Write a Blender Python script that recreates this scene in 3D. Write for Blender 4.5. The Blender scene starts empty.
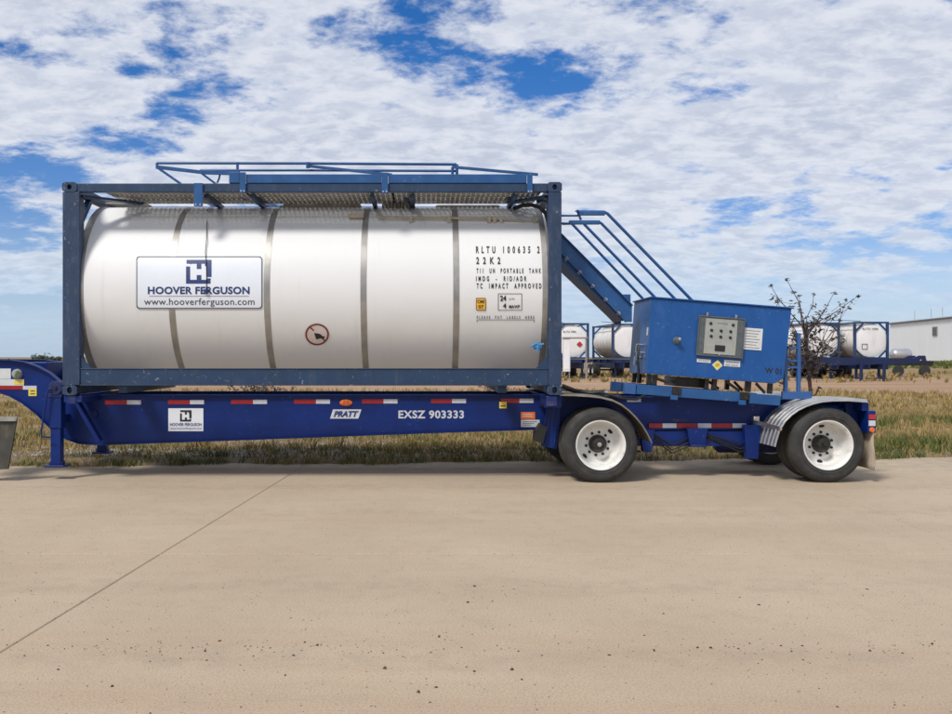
import bpy, bmesh, math, random
import numpy as np
from mathutils import Vector, Matrix
R = math.radians
random.seed(7); rng = np.random.default_rng(7)
SC = bpy.context.scene
COL = SC.collection

# ------------------------------------------------------------------ camera
FPX, D0, VX, HY, CH = 924.0, 11.2, 425.0, 357.0, 1.53
cam_d = bpy.data.cameras.new("camera"); cam = bpy.data.objects.new("camera", cam_d); COL.objects.link(cam)
cam.location = (0, -D0, CH); cam.rotation_euler = (R(90), 0, 0)
cam_d.sensor_width = 36; cam_d.lens = FPX / 952 * 36
cam_d.shift_x = (476 - VX) / 952.0
cam_d.clip_end = 8000; cam_d.clip_start = 0.05
SC.camera = cam
SC.view_settings.view_transform = 'Standard'; SC.view_settings.look = 'None'
SC.view_settings.exposure = 0.40; SC.view_settings.gamma = 1.0

# ------------------------------------------------------------------ light
SUNV = Vector((-0.52, -0.66, 1.0)).normalized()
world = bpy.data.worlds.new("World"); SC.world = world; world.use_nodes = True
nt = world.node_tree; nt.nodes.clear(); N = nt.nodes; Lk = nt.links
def nd(tree, t, **kw):
    n = tree.nodes.new(t)
    for k, v in kw.items(): setattr(n, k, v)
    return n
def mth(tree, op, a, b=None, clamp=False):
    n = tree.nodes.new('ShaderNodeMath'); n.operation = op; n.use_clamp = clamp
    for i, v in enumerate((a, b)):
        if v is None: continue
        if isinstance(v, (int, float)): n.inputs[i].default_value = v
        else: tree.links.new(v, n.inputs[i])
    return n.outputs[0]
def mrange(tree, v, a, b, c=0.0, d=1.0, smooth=True):
    n = tree.nodes.new('ShaderNodeMapRange'); n.interpolation_type = 'SMOOTHSTEP' if smooth else 'LINEAR'
    tree.links.new(v, n.inputs[0])
    for i, x in enumerate((a, b, c, d)): n.inputs[i + 1].default_value = x
    return n.outputs[0]
def mixc(tree, f, a, b, mode='MIX'):
    n = tree.nodes.new('ShaderNodeMix'); n.data_type = 'RGBA'; n.blend_type = mode
    if isinstance(f, (int, float)): n.inputs[0].default_value = f
    else: tree.links.new(f, n.inputs[0])
    for i, v in ((6, a), (7, b)):
        if isinstance(v, (tuple, list)): n.inputs[i].default_value = (*v[:3], 1)
        else: tree.links.new(v, n.inputs[i])
    return n.outputs[2]
def noise(tree, vec, scale, detail=4, rough=0.5, dist=0.0):
    n = tree.nodes.new('ShaderNodeTexNoise'); n.inputs['Scale'].default_value = scale
    n.inputs['Detail'].default_value = detail; n.inputs['Roughness'].default_value = rough
    n.inputs['Distortion'].default_value = dist
    if vec is not None: tree.links.new(vec, n.inputs['Vector'])
    return n.outputs['Fac']
sky = nd(nt, 'ShaderNodeTexSky', sky_type='NISHITA'); sky.sun_disc = False
sky.sun_elevation = math.asin(SUNV.z); sky.sun_rotation = math.atan2(SUNV.x, SUNV.y)
sky.air_density = 1.0; sky.dust_density = 0.35; sky.ozone_density = 2.2
tc = nd(nt, 'ShaderNodeTexCoord')
sep = nd(nt, 'ShaderNodeSeparateXYZ'); Lk.new(tc.outputs['Generated'], sep.inputs[0])
zz = mth(nt, 'ADD', mth(nt, 'MAXIMUM', sep.outputs[2], 0.0), 0.21)
def plane(sx, sy, ox, oy):
    c = nd(nt, 'ShaderNodeCombineXYZ')
    Lk.new(mth(nt, 'ADD', mth(nt, 'MULTIPLY', mth(nt, 'DIVIDE', sep.outputs[0], zz), sx), ox), c.inputs[0])
    Lk.new(mth(nt, 'ADD', mth(nt, 'MULTIPLY', mth(nt, 'DIVIDE', sep.outputs[1], zz), sy), oy), c.inputs[1])
    return c.outputs[0]
CLX, CLY = 31.45, 15.42
big = noise(nt, plane(1, 1, CLX, CLY), 1.5, 3, 0.5, 0.2)
mid = noise(nt, plane(1, 1.1, CLX + 5, CLY), 4.6, 5, 0.55, 0.15)
fin = noise(nt, plane(1, 1.1, CLX, CLY + 9), 15.0, 6, 0.68, 0.2)
dens = mth(nt, 'ADD', mth(nt, 'ADD', mth(nt, 'MULTIPLY', big, 1.45), mth(nt, 'MULTIPLY', mid, 0.75)), mth(nt, 'MULTIPLY', fin, 0.38))
dens = mth(nt, 'SUBTRACT', dens, 1.178)       # mean about 0 with slight surplus of cloud
mask = mrange(nt, dens, -0.10, 0.09)
# low haze bands: long thin stratus near the horizon
low = noise(nt, plane(0.35, 1.0, 2.0, 4.0), 0.9, 4, 0.55, 0.4)
lowm = mth(nt, 'MULTIPLY', mrange(nt, low, 0.42, 0.60), mrange(nt, sep.outputs[2], 0.14, 0.03))
horiz_fade = mrange(nt, sep.outputs[2], 0.0, 0.10, 0.25, 1.0)
mask = mth(nt, 'MULTIPLY', mask, horiz_fade)
mask = mth(nt, 'MAXIMUM', mask, mth(nt, 'MULTIPLY', lowm, 0.55))
shade = mrange(nt, dens, 0.0, 0.30, 0.0, 1.0)
fin2 = noise(nt, plane(1, 1.3, CLX + 3, CLY - .05), 11.0, 7, 0.64, 0.25)
tex = mrange(nt, fin2, 0.36, 0.64)
ccol = mixc(nt, shade, (4.1, 4.4, 5.05), (3.55, 3.85, 4.55))
ccol = mixc(nt, mth(nt, 'MULTIPLY', tex, 0.85), ccol, (5.2, 5.35, 5.7))
hs = nd(nt, 'ShaderNodeHueSaturation'); hs.inputs['Saturation'].default_value = 1.45; hs.inputs['Value'].default_value = 0.62
Lk.new(sky.outputs[0], hs.inputs['Color'])
skyc = mixc(nt, 1.0, hs.outputs[0], (1.04, 0.90, 1.12), 'MULTIPLY')
fin_c = mixc(nt, mth(nt, 'MULTIPLY', mask, 0.93), skyc, ccol)
# pale air close to the horizon
hz = mrange(nt, sep.outputs[2], 0.16, -0.02, 0.0, 0.62)
fin_c = mixc(nt, hz, fin_c, (2.3, 3.9, 5.6))
bg = nd(nt, 'ShaderNodeBackground'); bg.inputs[1].default_value = 0.12
Lk.new(fin_c, bg.inputs[0])
wo = nd(nt, 'ShaderNodeOutputWorld'); Lk.new(bg.outputs[0], wo.inputs[0])
world.cycles.sampling_method = 'MANUAL'; world.cycles.sample_map_resolution = 512

sl = bpy.data.lights.new("sun", 'SUN'); sl.energy = 2.2; sl.angle = R(13); sl.color = (1.0, 0.96, 0.905)
so = bpy.data.objects.new("sun", sl); COL.objects.link(so)
so.rotation_euler = SUNV.to_track_quat('Z', 'Y').to_euler(); so.location = (-20, -15, 40)

# ------------------------------------------------------------------ helpers
def px_scale(Y): return FPX / (D0 + Y)
def wx(px, Y): return (px - VX) / px_scale(Y)
def wz(py, Y): return CH + (HY - py) / px_scale(Y)
def W(px, py, Y): return Vector((wx(px, Y), Y, wz(py, Y)))
def lin(c):
    return tuple(((v / 255) / 12.92 if v / 255 <= .04045 else ((v / 255 + .055) / 1.055) ** 2.4) for v in c)

def mat(name, col, rough=0.5, metal=0.0, var=0.12, vscale=3.0, dirt=None, dirt_amt=0.0, dscale=(2, 2, 2), bump=0.0, bscale=60, spec=0.5, coat=0.0, chips=0.0, chipc=(.34, .34, .35)):
    m = bpy.data.materials.new(name); m.use_nodes = True
    t = m.node_tree; b = t.nodes['Principled BSDF']
    b.inputs['Roughness'].default_value = rough; b.inputs['Metallic'].default_value = metal
    b.inputs['Specular IOR Level'].default_value = spec; b.inputs['Coat Weight'].default_value = coat
    co = nd(t, 'ShaderNodeNewGeometry').outputs['Position']
    n1 = noise(t, co, vscale, 5, 0.6)
    dk = tuple(v * (1 - var) for v in col); br = tuple(min(1, v * (1 + var)) for v in col)
    c = mixc(t, mrange(t, n1, 0.3, 0.7), dk, br)
    if dirt:
        mp = nd(t, 'ShaderNodeMapping'); mp.inputs['Scale'].default_value = dscale; t.links.new(co, mp.inputs[0])
        n2 = noise(t, mp.outputs[0], 1.0, 7, 0.68)
        f = mth(t, 'MULTIPLY', mrange(t, n2, 0.48, 0.78), dirt_amt)
        c = mixc(t, f, c, dirt)
        rr = mth(t, 'ADD', mth(t, 'MULTIPLY', f, 0.35), rough, True); t.links.new(rr, b.inputs['Roughness'])
    if chips:
        n5 = noise(t, co, 26, 3, .55, .4); n6 = noise(t, co, 2.1, 3, .6)
        c = mixc(t, mth(t, 'MULTIPLY', mth(t, 'MULTIPLY', mrange(t, n5, .66, .69), mrange(t, n6, .42, .58)), chips), c, chipc)
        mp2 = nd(t, 'ShaderNodeMapping'); mp2.inputs['Scale'].default_value = (22, 22, .9); t.links.new(co, mp2.inputs[0])
        c = mixc(t, mth(t, 'MULTIPLY', mrange(t, noise(t, mp2.outputs[0], 1, 4, .6), .6, .8), chips * .35), c, (.20, .17, .14))
    t.links.new(c, b.inputs['Base Color'])
    if bump:
        n3 = noise(t, co, bscale, 4, 0.6)
        bp = nd(t, 'ShaderNodeBump'); bp.inputs['Strength'].default_value = bump; bp.inputs['Distance'].default_value = 0.01
        t.links.new(n3, bp.inputs['Height']); t.links.new(bp.outputs[0], b.inputs['Normal'])
    return m

TAN = (0.30, 0.23, 0.16)
M = {}
M['navy'] = mat('navy_frame_paint', (0.013, 0.040, 0.095), 0.5, 0, .12, 2.5, (0.10, 0.11, 0.13), 0.25, (9, 9, 3), .05, 40, chips=0.6)
M['navy_scuffed'] = mat('navy_frame_paint_scuffed', (0.018, 0.042, 0.095), 0.5, 0, .12, 4, (0.14, 0.15, 0.17), 0.45, (14, 14, 5), .05, 40, chips=0.8)
M['rail'] = mat('mid_blue_handrail_paint', (0.014, 0.085, 0.25), 0.42, 0, .12, 3, (0.10, 0.14, 0.2), 0.25, (6, 6, 6), .03, 50, chips=0.4)
M['royal'] = mat('royal_blue_chassis_paint', (0.002, 0.020, 0.145), 0.42, 0, .15, 2, (0.04, 0.05, 0.09), 0.20, (1.5, 3, 7), .04, 30, spec=.3, chips=.13)
M['royal_dusty'] = mat('royal_blue_dusty_paint', (0.003, 0.016, 0.11), 0.5, 0, .15, 3, TAN, 0.35, (3, 3, 4), .05, 30)
M['cab'] = mat('bright_blue_cabinet_paint', (0.004, 0.078, 0.285), 0.48, 0, .07, 1.8, (0.06, 0.14, 0.38), 0.35, (7, 7, 2.5), .04, 25, chips=.22)
M['cabside'] = mat('cabinet_side_paint', (0.030, 0.105, 0.30), 0.45, 0, .12, 3, (0.13, 0.15, 0.17), 0.35, (7, 7, 2.5), .04, 25, chips=0.4)
M['black'] = mat('black_rubber_hose', (0.012, 0.012, 0.013), 0.5, 0, .2, 8)
M['tyre'] = mat('dusty_tyre_rubber', (0.033, 0.032, 0.031), 0.75, 0, .25, 6, (0.15, 0.12, 0.09), 0.45, (7, 7, 7), .25, 90)
M['tread'] = mat('dusty_tread_rubber', (0.045, 0.040, 0.034), 0.85, 0, .25, 6, (0.20, 0.16, 0.12), 0.6, (6, 6, 6), .3, 90)
M['wheel'] = mat('white_wheel_paint', (0.78, 0.77, 0.73), 0.35, 0, .03, 4, (0.34, 0.26, 0.17), 0.75, (6, 6, 6), .03, 40)
M['hub'] = mat('greasy_black_hub', (0.02, 0.018, 0.016), 0.4, 0.2, .3, 15, (.12, .10, .07), .4, (20, 20, 20))
M['steel'] = mat('stainless_band', (0.36, 0.345, 0.32), 0.42, 0.6, .12, 6, (0.22, 0.18, 0.13), 0.5, (9, 9, 5))
M['alu'] = mat('polished_aluminium_fender', (0.62, 0.60, 0.57), 0.30, 0.9, .12, 6, (0.34, 0.28, 0.20), 0.55, (10, 10, 6), .1, 20)
M['fender_dark'] = mat('shaded_dusty_fender', (0.23, 0.20, 0.165), 0.7, 0.3, .2, 6, (0.14, 0.11, 0.08), 0.6, (10, 10, 6))  # front fender aluminium, base colour darkened for shade as well as dirt
M['galv'] = mat('galvanised_grating', (0.34, 0.325, 0.30), 0.55, 0.45, .2, 12, (0.14, 0.11, 0.08), 0.6, (15, 15, 15))
M['sign_white'] = mat('white_vinyl', (0.76, 0.79, 0.84), 0.35, 0, .02, 2)
M['label_white'] = mat('white_label', (0.66, 0.67, 0.66), 0.5, 0, .05, 9)
M['ink_blue'] = mat('dark_blue_print', (0.018, 0.042, 0.15), 0.45, 0, .03, 2)
M['ink'] = mat('black_print', (0.016, 0.016, 0.017), 0.5, 0, .1, 9)
M['ink_grey'] = mat('grey_print', (0.06, 0.07, 0.09), 0.5, 0, .1, 9)
M['red'] = mat('red_reflective_tape', (0.34, 0.012, 0.018), 0.35, 0, .1, 20)
M['tape_white'] = mat('white_reflective_tape', (0.58, 0.60, 0.66), 0.35, 0, .05, 20)
M['orange'] = mat('orange_lens', (0.75, 0.16, 0.03), 0.3, 0, .1, 20)
M['yellow'] = mat('yellow_label', (0.80, 0.62, 0.08), 0.5, 0, .05, 9)
M['amber'] = mat('amber_label', (0.85, 0.46, 0.04), 0.5, 0, .08, 9)
M['redlens'] = mat('red_lens', (0.45, 0.03, 0.03), 0.25, 0, .1, 20)
M['ringred'] = mat('dark_red_print', (0.20, 0.030, 0.022), 0.5, 0, .1, 9)
M['panelgrey'] = mat('grey_instrument_face', (0.34, 0.35, 0.32), 0.5, 0, .08, 9)
M['panelframe'] = mat('dark_grey_panel_frame', (0.11, 0.125, 0.13), 0.45, 0.2, .15, 14)
M['chrome'] = mat('bright_steel', (0.62, 0.62, 0.62), 0.25, 1.0, .05, 9)
M['cream'] = mat('cream_pipe', (0.42, 0.37, 0.29), 0.5, 0.2, .12, 9)
M['flap'] = mat('dusty_mud_flap', (0.46, 0.38, 0.29), 0.85, 0, .12, 5, (0.25, 0.19, 0.13), 0.5, (8, 8, 3), .1, 30)
M['darkflap'] = mat('dark_mud_flap', (0.060, 0.058, 0.048), 0.8, 0, .2, 5, (0.20, 0.16, 0.11), 0.5, (8, 8, 3), .1, 30)
M['darksteel'] = mat('dark_running_gear', (0.02, 0.022, 0.035), 0.6, 0.3, .3, 12, (0.12, 0.09, 0.06), 0.5, (12, 12, 12))
M['midblue'] = mat('clean_light_blue_valve', (0.05, 0.24, 0.50), 0.4)
M['bgwhite'] = mat('distant_tank_white', (0.84, 0.83, 0.81), 0.35, 0, .03, .8, (0.3, 0.27, 0.22), 0.3, (1.5, 1.5, .5))
M['bgstreak'] = mat('distant_tank_streaked', (0.76, 0.73, 0.66), 0.4, 0, .1, .8, (0.10, 0.09, 0.08), 0.85, (3.5, 3.5, .7))
M['shed'] = mat('white_shed_cladding', (0.84, 0.85, 0.85), 0.5, 0, .03, .05)
M['shedroof'] = mat('pale_shed_roof', (0.66, 0.66, 0.64), 0.45, 0.1, .03, .05)
M['gutter'] = mat('dark_gutter', (0.10, 0.11, 0.13), 0.5)
M['silver'] = mat('silver_tank', (0.55, 0.55, 0.55), 0.35, 0.7, .1, 1)

# tank paint: white, faint large dents, dust streaks
def tank_mat():
    m = bpy.data.materials.new('tank_white_paint'); m.use_nodes = True; t = m.node_tree; b = t.nodes['Principled BSDF']
    co = nd(t, 'ShaderNodeNewGeometry').outputs['Position']
    n1 = noise(t, co, 1.3, 4, .5)
    c = mixc(t, n1, (0.79, 0.785, 0.77), (0.75, 0.745, 0.725))
    mp = nd(t, 'ShaderNodeMapping'); mp.inputs['Scale'].default_value = (9, 2.0, 0.6); t.links.new(co, mp.inputs[0])
    n2 = noise(t, mp.outputs[0], 1.0, 6, .65)
    c = mixc(t, mth(t, 'MULTIPLY', mrange(t, n2, .56, .85), .28), c, (0.50, 0.46, 0.39))
    n4 = noise(t, co, 22, 6, .7)
    c = mixc(t, mth(t, 'MULTIPLY', mrange(t, n4, .66, .78), .30), c, (0.40, 0.37, 0.31))
    t.links.new(c, b.inputs['Base Color']); b.inputs['Roughness'].default_value = .5
    n3 = noise(t, co, 2.2, 2, .4)
    bp = nd(t, 'ShaderNodeBump'); bp.inputs['Strength'].default_value = .2; bp.inputs['Distance'].default_value = .03
    t.links.new(n3, bp.inputs['Height']); t.links.new(bp.outputs[0], b.inputs['Normal'])
    return m
M['tank'] = tank_mat()

ORG = {}
def tag(o, label=None, cat=None, group=None, kind=None):
    if label: o['label'] = label
    if cat: o['category'] = cat
    if group: o['group'] = group
    if kind: o['kind'] = kind
    return o
def thing(name, loc, label, cat, group=None):
    o = bpy.data.objects.new(name, None); COL.objects.link(o); o.location = loc
    o.empty_display_size = .2
    ORG[o.name] = Vector(loc); return tag(o, label, cat, group)

class MB:
    def __init__(s): s.v = []; s.f = []
    def add(s, vs, fs):
        b = len(s.v); s.v += [Vector(p) for p in vs]; s.f += [[i + b for i in f] for f in fs]; return s
    def box(s, x0, x1, y0, y1, z0, z1):
        return s.add([(x, y, z) for x in (x0, x1) for y in (y0, y1) for z in (z0, z1)],
                     [(0, 1, 3, 2), (4, 6, 7, 5), (0, 4, 5, 1), (2, 3, 7, 6), (0, 2, 6, 4), (1, 5, 7, 3)])
    def bar(s, a, b, w, h, up=(0, 0, 1)):
        a = Vector(a); b = Vector(b); d = (b - a).normalized(); up = Vector(up)
        sd = d.cross(up)
        if sd.length < 1e-4: sd = d.cross(Vector((0, 1, 0)))
        sd.normalize(); u = sd.cross(d).normalized()
        vs = [p + sd * (w / 2 * i) + u * (h / 2 * j) for p in (a, b) for i in (-1, 1) for j in (-1, 1)]
        return s.add(vs, [(0, 1, 3, 2), (4, 6, 7, 5), (0, 4, 5, 1), (2, 3, 7, 6), (0, 2, 6, 4), (1, 5, 7, 3)])
    def tube(s, pts, r, n=10, cap=True):
        pts = [Vector(p) for p in pts]; rings = []
        prev = None
        for i, p in enumerate(pts):
            d = (pts[min(i + 1, len(pts) - 1)] - pts[max(i - 1, 0)]).normalized()
            if prev is None:
                a = d.orthogonal().normalized()
            else:
                a = (prev - d * prev.dot(d)).normalized()
            prev = a; bb = d.cross(a)
            rr = r[i] if isinstance(r, (list, tuple)) else r
            rings.append([p + (a * math.cos(2 * math.pi * k / n) + bb * math.sin(2 * math.pi * k / n)) * rr for k in range(n)])
        vs = [q for g in rings for q in g]; fs = []
        for i in range(len(pts) - 1):
            for k in range(n): fs.append((i * n + k, i * n + (k + 1) % n, (i + 1) * n + (k + 1) % n, (i + 1) * n + k))
        if cap: fs.append(tuple(range(n))[::-1]); fs.append(tuple((len(pts) - 1) * n + k for k in range(n)))
        return s.add(vs, fs)
    def prism(s, poly, y0, y1):          # polygon of (x, z)
        n = len(poly); vs = [(x, y0, z) for x, z in poly] + [(x, y1, z) for x, z in poly]
        fs = [tuple(range(n)), tuple(range(2 * n - 1, n - 1, -1))] + [(i, i + n, (i + 1) % n + n, (i + 1) % n) for i in range(n)]
        return s.add(vs, fs)
    def sheet(s, pts): return s.add(pts, [tuple(range(len(pts)))])
    def ribbon(s, path, y0, y1, t):      # thin plate following a path in x, z
        P = [Vector((x, 0, z)) for x, z in path]; off = []
        for i in range(len(P)):
            d = (P[min(i + 1, len(P) - 1)] - P[max(i - 1, 0)]).normalized(); off.append(Vector((-d.z, 0, d.x)) * t)
        vs = []
        for p, o in zip(P, off):
            for q in (p, p + o):
                vs += [(q.x, y0, q.z), (q.x, y1, q.z)]
        fs = []
        for i in range(len(P) - 1):
            a, b = i * 4, i * 4 + 4
            fs += [(a, a + 1, b + 1, b), (a + 2, b + 2, b + 3, a + 3), (a, b, b + 2, a + 2), (a + 1, a + 3, b + 3, b + 1)]
        e = (len(P) - 1) * 4
        fs += [(0, 2, 3, 1), (e, e + 1, e + 3, e + 2)]
        return s.add(vs, fs)
    def lathe(s, prof, c, axis='X', n=48, a0=0, a1=2 * math.pi):   # profile of (along, radius)
        full = abs(a1 - a0 - 2 * math.pi) < 1e-6; m = n if full else n + 1
        vs = []
        for al, r in prof:
            for k in range(m):
                t = a0 + (a1 - a0) * k / n
                if axis == 'X': vs.append((c[0] + al, c[1] + r * math.cos(t), c[2] + r * math.sin(t)))
                elif axis == 'Y': vs.append((c[0] + r * math.cos(t), c[1] + al, c[2] + r * math.sin(t)))
                else: vs.append((c[0] + r * math.cos(t), c[1] + r * math.sin(t), c[2] + al))
        fs = []
        for i in range(len(prof) - 1):
            for k in range(n if full else n):
                k2 = (k + 1) % m
                if not full and k2 == 0: continue
                fs.append((i * m + k, i * m + k2, (i + 1) * m + k2, (i + 1) * m + k))
        return s.add(vs, fs)
    def build(s, name, m, parent=None, smooth=False, bevel=0.0, kind=None, label=None, local=False, sharp=35):
        o3 = ORG[parent.name] if parent is not None and not local else Vector((0, 0, 0))
        me = bpy.data.meshes.new(name); me.from_pydata([tuple(v - o3) for v in s.v], [], s.f); me.update()
        bm = bmesh.new(); bm.from_mesh(me); bmesh.ops.recalc_face_normals(bm, faces=bm.faces)
        for f in bm.faces: f.smooth = smooth
        if smooth:
            for e in bm.edges:
                if len(e.link_faces) == 2 and e.calc_face_angle(0) > R(sharp): e.smooth = False
        bm.to_mesh(me); bm.free()
        me.materials.append(m)
        o = bpy.data.objects.new(name, me); COL.objects.link(o)
        if parent is not None: o.parent = parent; ORG[o.name] = ORG[parent.name]
        else: ORG[o.name] = Vector((0, 0, 0))
        if bevel:
            md = o.modifiers.new('edge', 'BEVEL'); md.width = bevel; md.segments = 2; md.limit_method = 'ANGLE'; md.angle_limit = R(40)
        if kind: o['kind'] = kind
        if label: o['label'] = label
        return o
def oval_hole_box(mb, x0, x1, y0, y1, z0, z1, hw, hh, depth=.06):
    """box whose front (low y) face has an oval hole"""
    cx, cz = (x0 + x1) / 2, (z0 + z1) / 2; n = 16; out = []; inn = []; bk = []
    for k in range(n):
        a = 2 * math.pi * (k + .5) / n; c, s_ = math.cos(a), math.sin(a)
        q = max(abs(c), abs(s_)); out.append((cx + c / q * (x1 - x0) / 2, y0, cz + s_ / q * (z1 - z0) / 2))
        inn.append((cx + c * hw, y0, cz + s_ * hh)); bk.append((cx + c * hw, y0 + depth, cz + s_ * hh))
    back = [(p[0], y1, p[2]) for p in out]
    fs = []
    for k in range(n):
        j = (k + 1) % n
        fs += [(k, j, n + j, n + k), (n + k, n + j, 2 * n + j, 2 * n + k), (k, 3 * n + k, 3 * n + j, j)]
    fs += [tuple(range(2 * n, 3 * n)), tuple(range(3 * n, 4 * n))[::-1]]
    mb.add(out + inn + bk + back, fs); return mb

def text_geo(txt, bold=0.0, spacing=1.0, shear=0.0):
    cu = bpy.data.curves.new('t', 'FONT'); cu.body = txt; cu.offset = bold; cu.space_character = spacing; cu.shear = shear
    cu.resolution_u = 3
    ob = bpy.data.objects.new('t', cu); COL.objects.link(ob)
    dg = bpy.context.evaluated_depsgraph_get(); dg.update()
    me = bpy.data.meshes.new_from_object(ob.evaluated_get(dg))
    vs = [v.co.copy() for v in me.vertices]; fs = [tuple(p.vertices) for p in me.polygons]
    bpy.data.objects.remove(ob); bpy.data.curves.remove(cu); bpy.data.meshes.remove(me)
    xs = [v.x for v in vs]; ys = [v.y for v in vs]
    a, b, c, d = min(xs), max(xs), min(ys), max(ys)
    return [((v.x - a) / (b - a), (v.y - c) / (d - c)) for v in vs], fs
def decal_text(txt, rect, fn, m, parent, bold=0.0, spacing=1.0, shear=0.0, rows=False, name='lettering', local=False):
    vs, fs = text_geo(txt, bold, spacing, shear); x0, x1, y0, y1 = rect
    bm = bmesh.new(); bv = [bm.verts.new((x0 + u * (x1 - x0), y1 + v * (y0 - y1), 0)) for u, v in vs]
    for f in fs:
        try: bm.faces.new([bv[i] for i in f])
        except ValueError: pass
    if rows:
        k = y0 + 1.5
        while k < y1:
            bmesh.ops.bisect_plane(bm, geom=bm.verts[:] + bm.edges[:] + bm.faces[:], plane_co=(0, k, 0), plane_no=(0, 1, 0)); k += 1.5
    mb = MB(); bm.verts.index_update(); bmx = [v.co.x for v in bm.verts]
    mb.add([fn(v.co.x, v.co.y) for v in bm.verts], [tuple(v.index for v in f.verts) for f in bm.faces]); bm.free()
    # words far apart on a line become objects of their own
    iv = sorted(((min(bmx[i] for i in f), max(bmx[i] for i in f), f) for f in mb.f), key=lambda q: q[0])
    groups = []; hi = None; gapw = .5 * abs(y1 - y0)
    for a, b, f in iv:
        if hi is None or a > hi + gapw: groups.append([])
        hi = b if hi is None else max(hi, b); groups[-1].append(f)
    for gq in groups:
        used = sorted({i for f in gq for i in f}); ix = {v: k for k, v in enumerate(used)}
        w_ = MB(); w_.add([mb.v[i] for i in used], [tuple(ix[i] for i in f) for f in gq]); o = w_.build(name, m, parent, local=local)
    return o
def decal_grid(rect, fn, m, parent, name, nx=1, ny=1, poly=None, local=False, label=None, build=True, mb=None):
    x0, x1, y0, y1 = rect; mb = mb or MB()
    vs = [fn(x0 + (x1 - x0) * i / nx, y0 + (y1 - y0) * j / ny) for j in range(ny + 1) for i in range(nx + 1)]
    mb.add(vs, [(j * (nx + 1) + i, j * (nx + 1) + i + 1, (j + 1) * (nx + 1) + i + 1, (j + 1) * (nx + 1) + i) for j in range(ny) for i in range(nx)])
    return mb.build(name, m, parent, local=local, label=label) if build else mb
def flat(Y): return lambda px, py: W(px, py, Y)
def copy_tree(o, parent=None):
    c = o.copy(); COL.objects.link(c)
    if parent is not None: c.parent = parent
    ORG[c.name] = ORG[o.name]
    for ch in list(o.children): copy_tree(ch, c)
    return c

# ------------------------------------------------------------------ ground
def ground_mat():
    m = bpy.data.materials.new('dry_field'); m.use_nodes = True; t = m.node_tree; b = t.nodes['Principled BSDF']
    g = nd(t, 'ShaderNodeNewGeometry').outputs['Position']; sp = nd(t, 'ShaderNodeSeparateXYZ'); t.links.new(g, sp.inputs[0])
    n1 = noise(t, g, .9, 6, .65); n2 = noise(t, g, 9, 5, .7); n3 = noise(t, g, .06, 4, .6)
    c = mixc(t, mrange(t, n1, .35, .65), (0.22, 0.155, 0.075), (0.38, 0.27, 0.155))
    c = mixc(t, mth(t, 'MULTIPLY', mrange(t, n2, .45, .7), .5), c, (0.13, 0.115, 0.045))
    c = mixc(t, mth(t, 'MULTIPLY', mrange(t, n3, .45, .62), .5), c, (0.16, 0.15, 0.06))
    # dirt yard: pinkish bare soil band across the field
    y = mth(t, 'ADD', sp.outputs[1], mth(t, 'MULTIPLY', mth(t, 'SUBTRACT', n1, .5), 14))
    band = mth(t, 'MULTIPLY', mrange(t, y, 24, 28), mrange(t, y, 64, 52))
    xs = mth(t, 'ADD', sp.outputs[0], mth(t, 'MULTIPLY', mth(t, 'SUBTRACT', n3, .5), 30))
    band = mth(t, 'MULTIPLY', band, mrange(t, xs, -60, -10, .35, 1))
    mp = nd(t, 'ShaderNodeMapping'); mp.inputs['Scale'].default_value = (.05, .5, 1); t.links.new(g, mp.inputs[0])
    n4 = noise(t, mp.outputs[0], 1, 5, .65)
    dirt = mixc(t, mrange(t, n4, .3, .7), (0.33, 0.195, 0.12), (0.46, 0.32, 0.22))
    dirt = mixc(t, mth(t, 'MULTIPLY', mrange(t, noise(t, mp.outputs[0], 4, 6, .75), .52, .66), .6), dirt, (0.36, 0.29, 0.17))
    c = mixc(t, mth(t, 'MULTIPLY', band, .9), c, dirt)
    near = mrange(t, sp.outputs[1], 8, 3)
    c = mixc(t, mth(t, 'MULTIPLY', near, .8), c, mixc(t, n2, (0.13, 0.10, 0.065), (0.27, 0.215, 0.14)))
    t.links.new(c, b.inputs['Base Color']); b.inputs['Roughness'].default_value = .95
    b.inputs['Specular IOR Level'].default_value = .1
    bp = nd(t, 'ShaderNodeBump'); bp.inputs['Strength'].default_value = .6; bp.inputs['Distance'].default_value = .08
    t.links.new(n2, bp.inputs['Height']); t.links.new(bp.outputs[0], b.inputs['Normal'])
    return m
M['ground'] = ground_mat()
g = MB().sheet([(-3500, -300, -.03), (3500, -300, -.03), (3500, 5500, -.03), (-3500, 5500, -.03)]).build('ground', M['ground'])
tag(g, 'flat dry grass and bare soil field reaching the horizon', kind='structure')

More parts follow.
